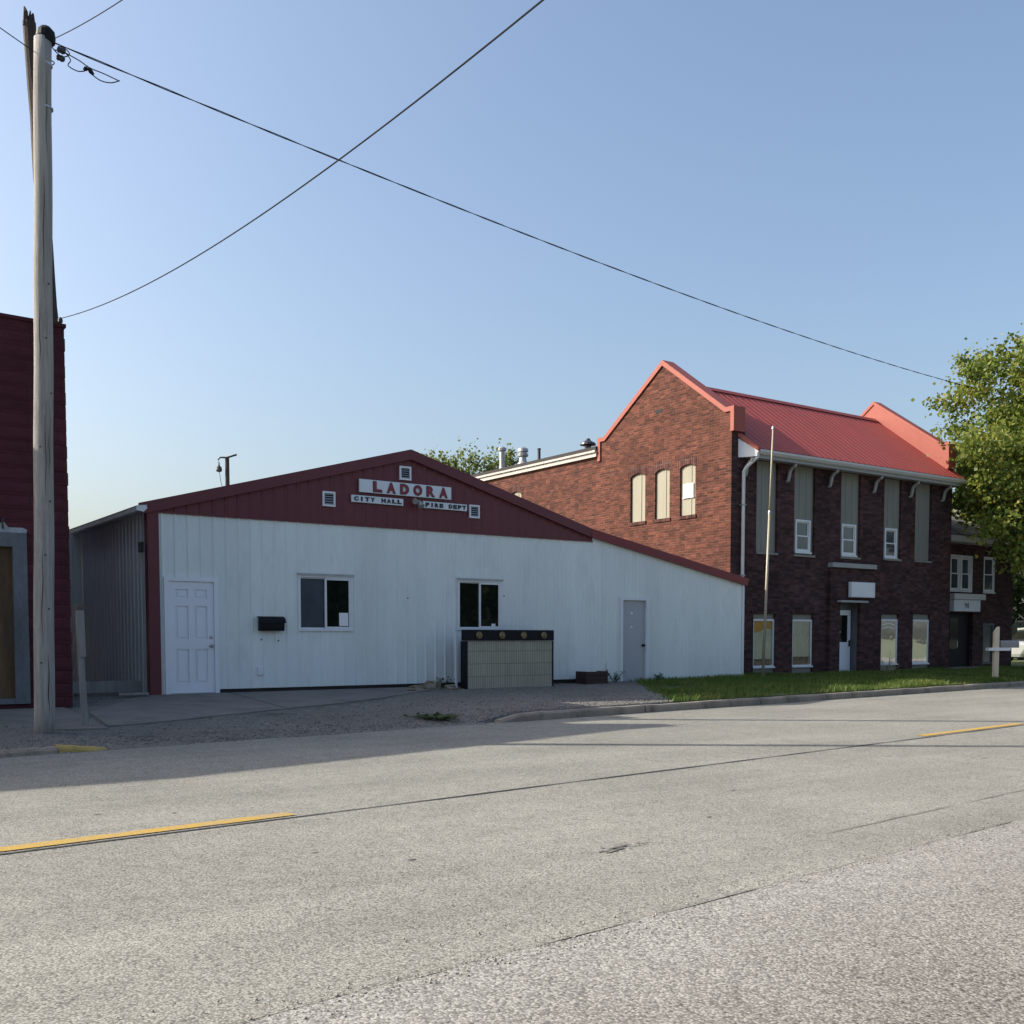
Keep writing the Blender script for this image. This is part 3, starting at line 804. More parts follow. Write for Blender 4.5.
# signs on the gable
def signboard(name, x0, x1, z0, z1, label, text, m, tx0, tx1, tz0, tz1, fill, bold, outlined=False):
    o = MB(); o.bbox(x0, x1, -.062, -.028, z0, z1, .006)
    s = o.build('sign_board', MT['sign_white'], loc=((x0 + x1) / 2, -.03, z0)); tag(s, label, 'sign', 'lettered boards on the red gable')
    if outlined:
        letters(text, tx0, tx1, tz0, tz1, -.0625, .010, fill, bold, .016).build('letter_backing', MT['letter_navy'], s)  # navy layer that outlines the red letters
        letters(text, tx0 - .006, tx1 - .006, tz0, tz1, -.0728, .008, fill, bold).build('lettering', m, s)
    else:
        letters(text, tx0, tx1, tz0, tz1, -.0625, .010, fill, bold).build('lettering', m, s)
signboard('top', 3.99, 6.06, 4.10, 4.35, "large white board with spaced red letters LADORA, uppermost on the red gable", "LADORA", MT['letter_red'], 4.23, 6.02, 4.135, 4.315, .56, .05, True)
signboard('l', 3.82, 4.95, 3.90, 4.035, "small white board reading CITY HALL in dark letters, under the larger red-lettered board", "CITY HALL", MT['letter_navy'], 3.86, 4.92, 3.928, 4.010, .80, .065)
signboard('r', 5.40, 6.44, 3.895, 4.03, "small white board reading FIRE DEPT in dark letters, beside the gable floodlight", "FIRE DEPT", MT['letter_navy'], 5.44, 6.42, 3.922, 4.004, .80, .065)
fl = thing('floodlight', (5.28, -.03, 3.98), "small grey bullet floodlight on the red gable between the two lower lettered boards", "light")
m = MB(); m.lathe([(.045, 0), (.045, -.03), (.02, -.035)], (5.28, -.028, 3.99), 12, 'y'); m.build('wall_mount', MT['galv'], fl)
m = MB(); m.tube([(5.28, -.06, 3.99), (5.28, -.10, 3.98)], .012); m.build('arm', MT['galv'], fl)
m = MB(); m.tube([(5.27, -.09, 4.01), (5.285, -.12, 3.97), (5.30, -.17, 3.90)], [.035, .05, .068], 12); m.build('lamp_housing', MT['galv'], fl)
m = MB(); m.tube([(5.19, -.08, 4.03), (5.18, -.12, 4.02), (5.16, -.17, 3.99)], [.03, .045, .06], 12); m.build('lamp_housing', MT['galv'], fl)

# wall letter box and notice
lb = thing('letter_box', (2.17, 0, 1.43), "black wall letter box with a curved lid, beside the white panelled door", "letter box")
m = MB(); m.prism([(-.02, 1.43), (-.115, 1.43), (-.13, 1.50), (-.13, 1.585), (-.02, 1.64)], 'x', 1.935, 2.405); m.build('box', MT['black'], lb)
m = MB(); m.strip([(-.02, 1.69), (-.075, 1.675), (-.125, 1.635), (-.142, 1.575)], .006, .006, 'x', 1.915, 2.425); m.build('lid', MT['black'], lb)
nt_ = MB(); nt_.box(3.56, 3.75, -.0185, -.0155, 1.53, 1.78); tag(nt_.build('paper_notice', MT['paper'], loc=(3.65, -.015, 1.53)), "white paper notice taped in the lower corner of a sliding window", "notice")
nk = MB(); nk.bbox(7.07, 7.17, -.0185, -.0135, 1.545, 1.60, .002); tag(nk.build('paper_notice', MT['paper'], loc=(7.1, -.015, 1.54)), "tiny crumpled white paper in the window above the tiled counter", "notice")

# ------------------------------------------------------------------ tiled counter, crate, rubble, weeds along the wall
ct = thing('tiled_counter', (7.1, -.5, .27), "beige tiled counter with black top band and four round bosses by the white wall", "counter")
m = MB(); m.box(6.03, 8.15, -.70, -.66, .28, 1.24); m.build('tiled_front', MT['tile'], ct)
m = MB(); m.box(6.0, 6.029, -.715, -.49, .275, 1.24); m.build('side_panel', MT['black'], ct)
m = MB(); m.box(8.151, 8.18, -.715, -.49, .275, 1.24); m.build('side_panel', MT['black'], ct)
m = MB(); m.bbox(6.035, 8.17, -.745, -.46, 1.245, 1.465, .012); tb = m.build('top_band', MT['black'], ct)
for x in (6.28, 6.84, 7.38, 7.90):
    m = MB(); m.lathe([(.075, 0), (.075, -.012), (.06, -.03), (.045, -.026), (.03, -.036), (.008, -.040)], (x, -.746, 1.355), 18, 'y'); m.build('round_boss', MT['bronze'], tb)
m = MB(); m.box(6.06, 8.12, -.64, -.50, .26, .278); m.build('base_rail', MT['black'], ct)
m = MB(); m.box(6.03, 8.15, -.51, -.49, .30, 1.24); m.build('back_panel', MT['crate'], ct)
m = MB(); m.bbox(5.93, 5.975, -.42, -.38, .27, 1.40, .006); tag(m.build('timber_batten', MT['vinyl'], loc=(5.89, -.27, .27)), "narrow white batten standing upright behind the tiled counter", "batten")
cr = thing('crate', (9.53, -.35, .27), "low dark slatted crate by the white wall, left of the grey door", "crate")
for k in range(3):
    m = MB(); m.bbox(9.22, 9.84, -.53, -.51, .275 + k * .098, .365 + k * .098, .004); m.build('front_slat', MT['crate'], cr)
m = MB(); m.box(9.22, 9.245, -.509, -.16, .28, .565); m.build('end_board', MT['crate'], cr)
m = MB(); m.box(9.815, 9.84, -.509, -.16, .28, .565); m.build('end_board', MT['crate'], cr)
m = MB(); m.box(9.246, 9.814, -.50, -.17, .28, .52); m.build('fill', MT['dark_found'], cr)

def chunk(u, v, sx, sy, sz, rot, label, seed):
    import bmesh
    r = random.Random(seed); bm = bmesh.new(); bmesh.ops.create_cube(bm, size=1)
    bmesh.ops.subdivide_edges(bm, edges=list(bm.edges), cuts=2, use_grid_fill=True)
    for q in bm.verts:
        q.co = Vector((q.co.x * sx * r.uniform(.8, 1.1), q.co.y * sy * r.uniform(.8, 1.1), q.co.z * sz * r.uniform(.75, 1.1)))
    bmesh.ops.rotate(bm, verts=bm.verts, cent=(0, 0, 0), matrix=Matrix.Rotation(rot, 3, 'Z') @ Matrix.Rotation(r.uniform(-.2, .2), 3, 'X'))
    z = gz(u, v)
    bmesh.ops.translate(bm, verts=bm.verts, vec=(u, v, z + sz * .42))
    m = MB(); m.addbm(bm)
    tag(m.build('concrete_chunk', MT['kerb'], loc=(u, v, z)), label, 'rubble', 'broken concrete by the counter')
chunk(4.95, -.72, .52, .25, .11, .2, "longest flat broken concrete piece, lying left of the tiled counter", 1)
chunk(5.40, -.42, .34, .22, .17, .7, "blocky broken concrete piece leaning by the white wall near the counter", 2)
chunk(5.62, -.70, .22, .18, .10, 1.3, "small broken concrete lump nearest the black end of the counter", 3)

def weed(name, u, v, h, n, spread, label, m, dry=False, seed=0):
    r = random.Random(seed); z = gz(u, v)
    root = thing(name, (u, v, z), label, 'weed')
    st = MB(); V = []; F = []
    for k in range(n):
        a = r.uniform(0, 6.283); d = spread * r.random() ** .6; hh = h * r.uniform(.55, 1)
        p0 = Vector((u + .03 * math.cos(a), v + .03 * math.sin(a), z)); p2 = p0 + Vector((d * math.cos(a), d * math.sin(a), hh))
        p1 = (p0 + p2) / 2 + Vector((0, 0, hh * .12))
        st.tube([p0, p1, p2], [.006, .005, .002], 5)
        for q in range(3 if dry else 9):
            t = r.uniform(.2, 1); c = p0.lerp(p2, t); b = r.uniform(0, 6.283); L = r.uniform(.04, .10) * (.6 if dry else 1)
            e = Vector((math.cos(b), math.sin(b), r.uniform(-.2, .7))) * L; s = Vector((-math.sin(b), math.cos(b), 0)) * L * .28
            i = len(V); V += [c, c + e * .5 + s, c + e, c + e * .5 - s]; F.append((i, i + 1, i + 2, i + 3))
    st.build('stalk', MT['dry_weed'] if dry else m, root)
    raw_mesh('leaves', np.array([tuple(x) for x in V]), np.array(F), m, root)
weed('weed', 9.95, -.30, .50, 3, .10, "tall thin dry weed growing at the right end of the dark crate", MT['dry_weed'], True, 1)
weed('weed', 10.30, -.22, .26, 14, .22, "leafy green weed against the wall just left of the grey door", MT['weed'], False, 2)
weed('weed', 11.75, -.15, .18, 10, .16, "short green weed at the right foot of the grey door frame", MT['weed'], False, 3)
weed('weed', 3.0, -4.55, .07, 44, .5, "low green weed patch on the gravel at the road edge before the counter", MT['weed'], False, 4)
weed('weed', 5.75, -.30, .22, 8, .16, "small green weed among the concrete pieces beside the counter", MT['weed'], False, 5)
weed('weed', 20.65, -.05, .62, 8, .25, "tall straw-coloured dry weed against the dark brick right of the entrance", MT['dry_weed'], True, 6)
weed('weed', 20.2, -.35, .34, 14, .38, "low yellowish dry weed in the grass before the brick entrance", MT['dry_weed'], True, 7)

# ------------------------------------------------------------------ maroon shop at the left
shop = thing('maroon_shop', (-5.5, -1.38, .25), "tall maroon painted block shop with a boarded grey-framed front, at the left edge", "building")
mb = MB()
H = .2; rows = 37
ptop = pl([(-16, 7.6), (-11.5, 7.6), (-2.7, 5.97), (-1.6, 5.95)])
ops = [(-6.4, -2.21, .30, 2.84)]
def course_wall(mb, xs_, y, out):
    for k in range(rows):
        z0 = .2 + k * H
        prof_z = [(0, 0), (.012, .006), (.035, .012), (.10, .016), (.165, .012), (.188, .006), (.2, 0)]
        for a, b in zip(xs_[:-1], xs_[1:]):
            r2 = random.Random(int(a * 100) + k * 977); bul = r2.uniform(.6, 1.25)
            for (h0, d0), (h1, d1) in zip(prof_z[:-1], prof_z[1:]):
                segs = [(z0 + h0, z0 + h1)]
                if z0 + h0 > ptop((a + b) / 2) - .0: continue
                if any(o[0] - .001 < (a + b) / 2 < o[1] + .001 and o[2] < (z0 + h0 + z0 + h1) / 2 < o[3] for o in ops): continue
                mb.face((a, y + out * d0 * bul, z0 + h0), (b, y + out * d0 * bul, z0 + h0), (b, y + out * d1 * bul, z0 + h1), (a, y + out * d1 * bul, z0 + h1))
xs_ = [-16, -15, -14, -13, -12, -11.3, -10.6, -10, -9.4, -8.8, -8.2, -7.6, -7.0, -6.4] + [-6.4 + .4655 * k for k in range(1, 9)] + [-2.21, -1.9, -1.60]
course_wall(mb, sorted(set(round(x, 4) for x in xs_)), -1.38, -1)
mb.build('front_wall', MT['maroon_block'], shop)
# quoins: the toothed right edge
mb = MB()
for k in range(rows):
    z0 = .2 + k * H; d = -.02 + .012 * (k % 2) + random.uniform(-.005, .005)
    if z0 + H > 5.98: break
    mb.bbox(-1.66, -1.585 + d, -1.398, -.98, z0 + .004, z0 + H - .004, .01)
mb.build('edge_blocks', MT['maroon_block'], shop)
mb = MB()
ptop = pl([(-16, 7.6), (-11.5, 7.6), (-2.7, 5.97), (-1.6, 5.95)])
mb.prism([(-1.60, 5.0), (-1.60, ptop(-1.6)), (-2.7, ptop(-2.7)), (-11.5, 7.6), (-16, 7.6), (-16, 5.0)], 'y', -1.376, -.98)
mb.box(-16, -1.64, -.976, .55, .2, 5.15); mb.box(-16, -1.64, .552, 11, .2, 6.5); mb.build('body', MT['maroon_block'], shop)  # rear block is unseen, added to shade the gravel; body raised to shade hall
mb = MB(); mb.strip([(-1.575, ptop(-1.6) + .005), (-2.7, ptop(-2.7) + .005), (-11.5, 7.605), (-16, 7.605)], 0, .05, 'y', -1.42, -.95); mb.build('coping', MT['maroon_block'], shop)
mb = MB(); mb.box(-16, -1.61, -1.36, -.98, .2, .30); mb.box(-16, -6.4, -1.34, -.98, .3, 5); mb.box(-2.21, -1.62, -1.34, -.98, .3, 5); mb.box(-6.4, -2.21, -1.34, -.98, 2.84, 5); mb.build('wall_core', MT['maroon_block'], shop)
fr = MB(); fr.box(-6.40, -6.24, -1.45, -1.25, .32, 2.64); fr.box(-2.40, -2.205, -1.45, -1.25, .32, 2.64); fr.box(-6.40, -2.205, -1.45, -1.25, 2.642, 2.85)
fr.box(-6.24, -2.40, -1.43, -1.25, .32, .40)
sf = fr.build('shopfront_frame', MT['grey_frame'], shop)
pb_ = MB()
for a, b in ((-6.24, -5.3), (-5.295, -4.35), (-4.345, -3.4), (-3.395, -2.72)): pb_.box(a, b, -1.36, -1.33, .40, 2.64)
pb_.build('boarding', MT['grey_frame'], sf)
pb_ = MB(); pb_.box(-2.715, -2.401, -1.37, -1.33, .40, 2.64); pb_.build('loose_plywood', MT['ply'], sf)
mb = MB(); r = random.Random(8)
poly = [(-4.5, 2.852), (-2.20, 2.852), (-2.19, 2.90)]
x = -2.25
while x > -4.5:
    poly.append((x, 2.92 + r.uniform(0, .10) * min(1, (-2.0 - x) / .6))); x -= r.uniform(.04, .11)
mb.prism(poly, 'y', -1.425, -1.385); mb.build('broken_plaster', MT['plaster'], shop)
mb = MB(); mb.tube([(-2.52, -1.43, 2.9), (-2.53, -1.45, 3.02), (-2.50, -1.43, 3.06)], .014); mb.build('iron_hook', MT['dark_steel'], shop)

# sheet hung across the gap, planks and stakes
mb = MB(); wall(mb, 'x', 4.6, rib_xs(-1.63, -.03), 2.0, 3.45, [], -1, .03, rib_prof(h=.02)); wall(mb, 'x', 4.62, [-1.63, -.03], 2.0, 3.45, [], 1)
tag(mb.build('corrugated_sheet', MT['siding'], loc=(-.83, 4.6, 2.0)), "pale corrugated sheet closing the top of the gap between maroon shop and white hall", "metal sheet")
mb = MB(); mb.bbox(-1.55, -.08, .35, .40, .36, .56, .006); tag(mb.build('plank', MT['stake'], loc=(-.8, .37, .36)), "grey plank set on edge low in the gap beside the white hall", "plank")
mb = MB(); mb.bbox(-.62, -.12, -.28, -.12, .335, .375, .006); tag(mb.build('plank', MT['stake'], loc=(-.4, -.2, .335)), "short grey plank lying flat at the corner of the white hall", "plank")
mb = MB(); mb.tube([(-1.02, .9, .3), (-1.25, 1.2, 1.5)], .035, 6); tag(mb.build('leaning_stick', MT['stake'], loc=(-1.02, .9, .3)), "thin dark stick leaning in the shadowy gap behind the stake", "stick")
sk = thing('marker_stake', (-1.96, -3.72, gz(-1.96, -3.72)), "tall leaning grey timber stake in the gravel, just right of the big pole", "stake")
m = MB(); m.prism([(-2.005, .07), (-1.925, .07), (-1.985, 1.66), (-2.06, 1.65)], 'y', -3.74, -3.70); m.build('board', MT['stake'], sk)
m = MB(); m.prism([(-2.03, 1.05), (-1.945, 1.05), (-1.96, 1.665), (-2.065, 1.66)], 'y', -3.765, -3.742); m.build('upper_slat', MT['stake'], sk)

# ------------------------------------------------------------------ brick building with the red metal roof
U0, U1, VF = 14.87, 24.58, .6
bank = thing('brick_hall', (U0, VF, .3), "two-storey brick building with red metal gable roof and grey window strips on its front", "building")
GP = [(.55, 7.12), (.78, 7.12), (3.15, 8.80), (5.62, 7.14), (5.85, 7.14)]
gtop = pl([(.55, 7.13), (.78, 7.13), (3.15, 8.81), (5.62, 7.12), (5.849, 7.12), (5.851, 6.64), (16, 6.65)])
def arch(y0, y1, zc, rise):
    def f(v):
        t = (v - (y0 + y1) / 2) / ((y1 - y0) / 2); return zc + rise * (1 - t * t)
    return f
AW = [(1.88, 2.46), (2.86, 3.44), (3.84, 4.46)]
sw_open = [(a, b, 4.58, arch(a, b, 5.86, .07)) for a, b in AW] + [(9.80, 10.45, 4.6, arch(9.8, 10.45, 5.98, .12))]
mb = MB(); wall(mb, 'y', U0, [.6, .78, 3.15, 5.62, 5.849, 5.851, 16], .2, gtop, sw_open, -1, .08)
sw = mb.build('side_wall', MT['brick_side'], bank)
for a, b, z0, zt in sw_open:
    mb = MB(); wall(mb, 'y', U0 - .005, list(np.linspace(a - .1, b + .1, 11)), lambda v, zt=zt, a=a, b=b: zt(min(max(v, a), b)) + .004 - (.03 if not a <= v <= b else 0), lambda v, zt=zt, a=a, b=b: zt(min(max(v, a), b)) + .235, [], -1)
    mb.build('brick_arch', MT['brick_lintel'], sw)
for k, (a, b, z0, zt) in enumerate(sw_open):
    m = MB(); n = 10; vs = np.linspace(a, b, n + 1)
    for p, q in zip(vs[:-1], vs[1:]):
        m.face((U0 + .055, p, z0), (U0 + .055, q, z0), (U0 + .055, q, zt(q)), (U0 + .055, p, zt(p)))
    m.box(U0 + .042, U0 + .054, (a + b) / 2 - .012 - .1, (a + b) / 2 + .012 - .1, z0, zt((a + b) / 2) - .02)
    bo = m.build('window_board', MT['board'], sw)
    m = MB(); m.box(U0 - .03, U0 + .05, a - .05, b + .05, z0 - .09, z0 - .003); m.build('brick_sill', MT['brick_lintel'], bo)
    if k == 0:
        pass
m = MB(); m.box(U0 + .022, U0 + .041, 1.98, 2.36, 5.06, 5.42); m.box(U0 + .015, U0 + .041, 1.96, 2.38, 5.04, 5.058)
tag(m.build('paper_notice', MT['paper'], loc=(U0 + .07, 2.1, 5.03)), "bright white square sheet on the boarded window nearest the corner of the brick gable", "notice")
m = MB(); m.box(U0 - .004, U0 + .01, 3.17, 3.42, 7.47, 7.57); m.build('wall_slot', MT['black'], sw)

# front: strips, lower windows, entrance
STR = [(15.82, 16.63, 3.5, 5.925), (17.30, 18.14, 3.5, 5.925), (19.26, 20.11, 3.53, 5.925), (21.21, 22.02, 3.56, 5.925), (22.72, 23.52, 3.57, 5.925)]
LOW = [(15.76, 16.60, .34, 1.94), (17.30, 18.14, .34, 1.95), (21.18, 22.0, .34, 2.0), (22.71, 23.56, .34, 2.02)]
DO = (19.17, 20.06, .33, 2.27)
mb = MB()
wall(mb, 'x', VF, [U0, U1], .2, 5.97, STR + LOW, -1, .11)
fw = None
mbx = MB()
def cut(front):
    return [o for o in front]
mb = MB()
wall(mb, 'x', VF, [U0, 15.36, 15.361, 18.74], .2, pl([(U0, 6.62), (15.36, 6.62), (15.361, 5.97), (19, 5.97)]), [o for o in STR + LOW if o[1] < 18.8], -1, .11)
wall(mb, 'x', VF, [20.68, U1], .2, 5.97, [o for o in STR + LOW if o[0] > 20.6], -1, .11)
wall(mb, 'x', VF, [18.74, 20.68], 3.25, 5.97, [o for o in STR if 18.8 < o[0] < 20.6], -1, .11)
fw = mb.build('front_wall', MT['brick_front'], bank)
mb = MB()
wall(mb, 'x', VF - .10, [18.74, 20.68], .2, 3.25, [DO], -1, .10)
mb.face((18.74, VF - .1, .2), (18.74, VF, .2), (18.74, VF, 3.25), (18.74, VF - .1, 3.25))
mb.face((20.68, VF - .1, .2), (20.68, VF, .2), (20.68, VF, 3.25), (20.68, VF - .1, 3.25))
mb.face((18.74, VF - .1, 3.25), (20.68, VF - .1, 3.25), (20.68, VF, 3.25), (18.74, VF, 3.25))
eb = mb.build('entrance_bay', MT['brick_front'], bank)
mb = MB(); mb.bbox(18.72, 20.66, VF - .20, VF - .002, 3.255, 3.385, .01); mb.build('stone_lintel', MT['soffit'], eb)
mb = MB(); mb.bbox(19.02, 20.22, VF - .26, VF - .102, 2.29, 2.35, .008); mb.build('door_canopy', MT['soffit'], eb)
# recess, door leaf
YD = VF + .20
mb = MB(); mb.box(DO[1] - .006, DO[1] + .04, VF + .0, YD, .3, DO[3]); mb.box(DO[0] - .04, DO[0] + .006, VF, YD, .3, DO[3]); mb.box(DO[0], DO[1], VF, YD, DO[3] - .006, DO[3] + .04)
mb.box(DO[0], DO[1], YD - .01, YD + .03, 2.10, DO[3] - .007)
rec = mb.build('entrance_recess', MT['grey_frame'], bank)
mb = MB(); x0, x1 = DO[0] + .03, DO[1] - .03
mb.box(x0, x1, YD, YD + .04, .35, 1.18); mb.box(x0, x0 + .13, YD, YD + .04, 1.18, 2.09); mb.box(x1 - .13, x1, YD, YD + .04, 1.18, 2.09); mb.box(x0 + .13, x1 - .13, YD, YD + .04, 1.95, 2.09)
dr = mb.build('door', MT['door_white'], bank)
mb = MB(); mb.box(x0 + .13, x1 - .13, YD + .012, YD + .02, 1.18, 1.95); mb.build('door_glass', MT['glass_dark'], dr)
mb = MB(); mb.bbox(x1 - .09, x1 - .05, YD - .035, YD - .002, 1.06, 1.24, .008); mb.build('door_handle', MT['black'], dr)
mb = MB(); mb.box(x0 + .20, x0 + .34, YD + .004, YD + .009, 1.28, 1.42); mb.build('door_sticker', MT['paper'], dr)
mb = MB(); mb.box(x0 + .18, x0 + .38, YD + .003, YD + .009, 1.45, 1.5); mb.build('door_sticker', MT['paper'], dr)
mb = MB(); mb.box(DO[0] - .1, DO[1] + .1, VF - .45, YD, .22, .335); mb.build('door_step', MT['concrete'], bank)
for k, (a, b, z0, z1) in enumerate(STR):
    m = MB()
    hole = [(a + .10, b - .12, 3.62, 4.50)] if k in (1, 2, 3) else []
    wall(m, 'x', VF + .07, list(np.linspace(a, b, 4)), z0, z1, hole, -1, .05)
    for x in np.linspace(a, b, 4)[1:-1]:
        m.box(x - .008, x + .008, VF + .062, VF + .069, 4.55 if hole else z0, z1)
    m.box(a - .01, b + .01, VF - .04, VF + .06, z0 - .005, z0 + .05)
    so = m.build('infill_panel', MT['strip_panel'], bank)
    if hole:
        double_hung(so, a + .10, b - .12, 3.62, 4.50, VF + .06, MT['glass_pale'])
for k, (a, b, z0, z1) in enumerate(LOW):
    m = MB()
    m.box(a, b, VF + .06, VF + .10, 1.80 if k < 2 else 1.85, z1 - .004)
    m.build('transom_panel', MT['strip_panel'], bank)
    m = MB(); m.box(a, b, VF + .05, VF + .10, z0, .52)
    zg1 = 1.80 if k < 2 else 1.85
    lo = m.build('apron_panel', MT['strip_panel'], bank)
    m = MB(); ring(m, a, b, .52, zg1, .05, VF + .03, VF + .10); m.box(a - .0, b + .0, VF - .02, VF + .029, .50, .545); wf = m.build('window_frame', MT['vinyl'], lo)
    m = MB(); m.face((a + .05, VF + .045, .57), (b - .05, VF + .045, .57), (b - .05, VF + .045, zg1 - .05), (a + .05, VF + .045, zg1 - .05)); gp = m.build('pane', MT['glass_thin'], wf)
    m = MB(); m.box(a, b, VF + .30, VF + .32, .5, zg1); m.face((a, VF + .10, .5), (a, VF + .30, .5), (a, VF + .30, zg1), (a, VF + .10, zg1)); m.face((b, VF + .10, .5), (b, VF + .30, .5), (b, VF + .30, zg1), (b, VF + .10, zg1)); m.face((a, VF + .10, .5), (b, VF + .10, .5), (b, VF + .30, .5), (a, VF + .30, .5)); m.build('dim_interior', MT['room'], lo)
    if k != 3:
        m = MB(); xs_c = np.linspace(a + .04, b - .04, 61)
        wv = lambda x: VF + .085 + .012 * math.sin(x * 62 + k) + .006 * math.sin(x * 23)
        zc = .74 + .05 * k
        for p, q in zip(xs_c[:-1], xs_c[1:]): m.face((p, wv(p), zc), (q, wv(q), zc), (q, wv(q), zg1 - .03), (p, wv(p), zg1 - .03))
        m.build('curtain', MT['curtain'], lo, smooth=True)
        if k == 0:
            m = MB()
            for p, q in zip(xs_c[:-1], xs_c[1:]): m.face((p, wv(p) - .012, zg1 - .30 + .05 * math.sin(p * 7)), (q, wv(q) - .012, zg1 - .30 + .05 * math.sin(q * 7)), (q, wv(q) - .012, zg1 - .05), (p, wv(p) - .012, zg1 - .05))
            m.build('gold_band', MT['window_gold'], lo, smooth=True)  # wavy gold strip across the top of the first window
    else:
        m = MB()
        for z in np.arange(.9, zg1 - .05, .05): m.box(a + .05, b - .05, VF + .10, VF + .125, z, z + .028)
        m.build('blind_slats', MT['curtain'], lo)
    m = MB(); m.box(a - .10, b + .10, VF - .03, VF - .003, z1 + .005, z1 + .085); m.build('head_stone', MT['brick_front'], lo)
    if k == 2:
        m = MB()
        for zz, dz in ((1.66, .05), (1.55, .04)):
            cx = (a + b) / 2; n = 12; ts = np.linspace(-1, 1, n + 1)
            for t0, t1 in zip(ts[:-1], ts[1:]):
                f = lambda t: zz + .05 * (1 - t * t)
                m.face((cx + t0 * .3, VF + .043, f(t0)), (cx + t1 * .3, VF + .043, f(t1)), (cx + t1 * .3, VF + .043, f(t1) + dz * .6), (cx + t0 * .3, VF + .043, f(t0) + dz * .6))
        m.build('white_arc', MT['paper'], gp)  # two thin white arcs just in front of the pane
# eave: soffit, gutter, brackets, end return
mb = MB(); mb.box(15.38, 24.58, .26, VF, 5.93, 5.96); mb.box(15.38, 24.58, .25, .28, 5.90, 5.99); mb.build('soffit', MT['soffit'], bank)
mb = MB()
gp_ = [(-.02, 6.05), (-.04, 6.05), (-.04, 5.94), (-.10, 5.935), (-.155, 5.97), (-.17, 6.05), (-.155, 6.05), (-.14, 5.985), (-.09, 5.955), (-.05, 5.96)]
mb.prism([(.28, 5.99), (.28, 6.10), (.13, 6.10), (.135, 6.05), (.19, 5.99)], 'x', 15.36, 24.64)
gu = mb.build('gutter', MT['gutter'], bank)
mb = MB(); mb.tube([(15.42, .21, 6.0), (15.42, .22, 5.91), (15.26, .46, 5.66), (15.23, .51, 5.56), (15.23, .515, 2.75), (15.23, .515, .5)], .045, 10); ds = mb.build('downspout', MT['gutter'], bank)
for z in (4.7, 2.9):
    mb = MB(); mb.box(15.175, 15.285, .46, .598, z, z + .03); mb.build('pipe_strap', MT['galv'], ds)
for u in (15.33, 16.97, 18.70, 20.66, 22.40, 24.02):
    m = MB()
    path = [(VF - .003, 5.46), (VF - .06, 5.48), (VF - .09, 5.58), (VF - .12, 5.72), (VF - .20, 5.80), (VF - .28, 5.83), (VF - .31, 5.90)]
    m.strip(path, .024, .024, 'x', u - .04, u + .04); m.build('eave_bracket', MT['soffit'], bank)
mb = MB()
pA = [(15.11, .597, 6.40), (15.36, .17, 6.07), (15.36, .19, 5.92), (15.11, .597, 5.92)]
pB = [(x + .04, y, z) for x, y, z in pA]
mb.face(*pA); mb.face(*pB)
for k in range(4): mb.face(pA[k], pA[(k + 1) % 4], pB[(k + 1) % 4], pB[k])
mb.face((15.15, .597, 6.40), (15.40, .17, 6.07), (15.40, .597, 6.40))
mb.build('eave_return', MT['white_paint'], bank)
# red metal roof
RZ, RV = 8.34, 3.15
def slope(vs, out_v, ridge_z, eave_v, eave_z):
    m = MB(); xs = sorted(set(rib_xs(15.28, 24.32, .30)))
    return m, xs
mb = MB(); EV, EZ = .15, 6.115
xs = sorted(set(rib_xs(15.215, 24.60, .255)))
pr = rib_prof(.255, .013)
n = Vector((0, -(RZ - EZ), (RV - EV))).normalized()
def ev(x): return (.15 + (15.40 - x) * 1.7, 6.115 + (15.40 - x) * 1.7 * (RZ - EZ) / (RV - EV)) if x < 15.40 else (EV, EZ)
for a, b in zip(xs[:-1], xs[1:]):
    pa, pb2 = n * pr(a), n * pr(b)
    (lo_v, lo_z), (l2v, l2z) = ev(a), ev(b)
    mb.face((a, lo_v + pa.y, lo_z + pa.z), (b, l2v + pb2.y, l2z + pb2.z), (b, RV + pb2.y, RZ + pb2.z), (a, RV + pa.y, RZ + pa.z))
    mb.face((a, lo_v, lo_z), (b, l2v, l2z), (b, l2v + pb2.y, l2z + pb2.z), (a, lo_v + pa.y, lo_z + pa.z))
mb.face((15.2, RV, RZ), (24.5, RV, RZ), (24.5, 6.4, 6.07), (15.2, 6.4, 6.07))
rf = mb.build('roof', MT['roof_red'], bank)
mb = MB(); mb.prism([(RV - .16, RZ - .08), (RV, RZ + .045), (RV + .16, RZ - .08)], 'x', 15.25, 24.18); mb.build('ridge_cap', MT['roof_red'], rf)
mb = MB()
a0, a1, wd = Vector((15.07, .585, 6.50)), Vector((15.33, .13, 6.10)), .055
q = [a0 + Vector((0, 0, wd)), a1 + Vector((0, 0, wd)), a1 - Vector((0, 0, wd)), a0 - Vector((0, 0, wd))]; q2 = [p + Vector((.10, 0, 0)) for p in q]
mb.face(*q); mb.face(*q2)
for k in range(4): mb.face(q[k], q[(k + 1) % 4], q2[(k + 1) % 4], q2[k])
mb.build('rake_trim', MT['salmon'], rf)
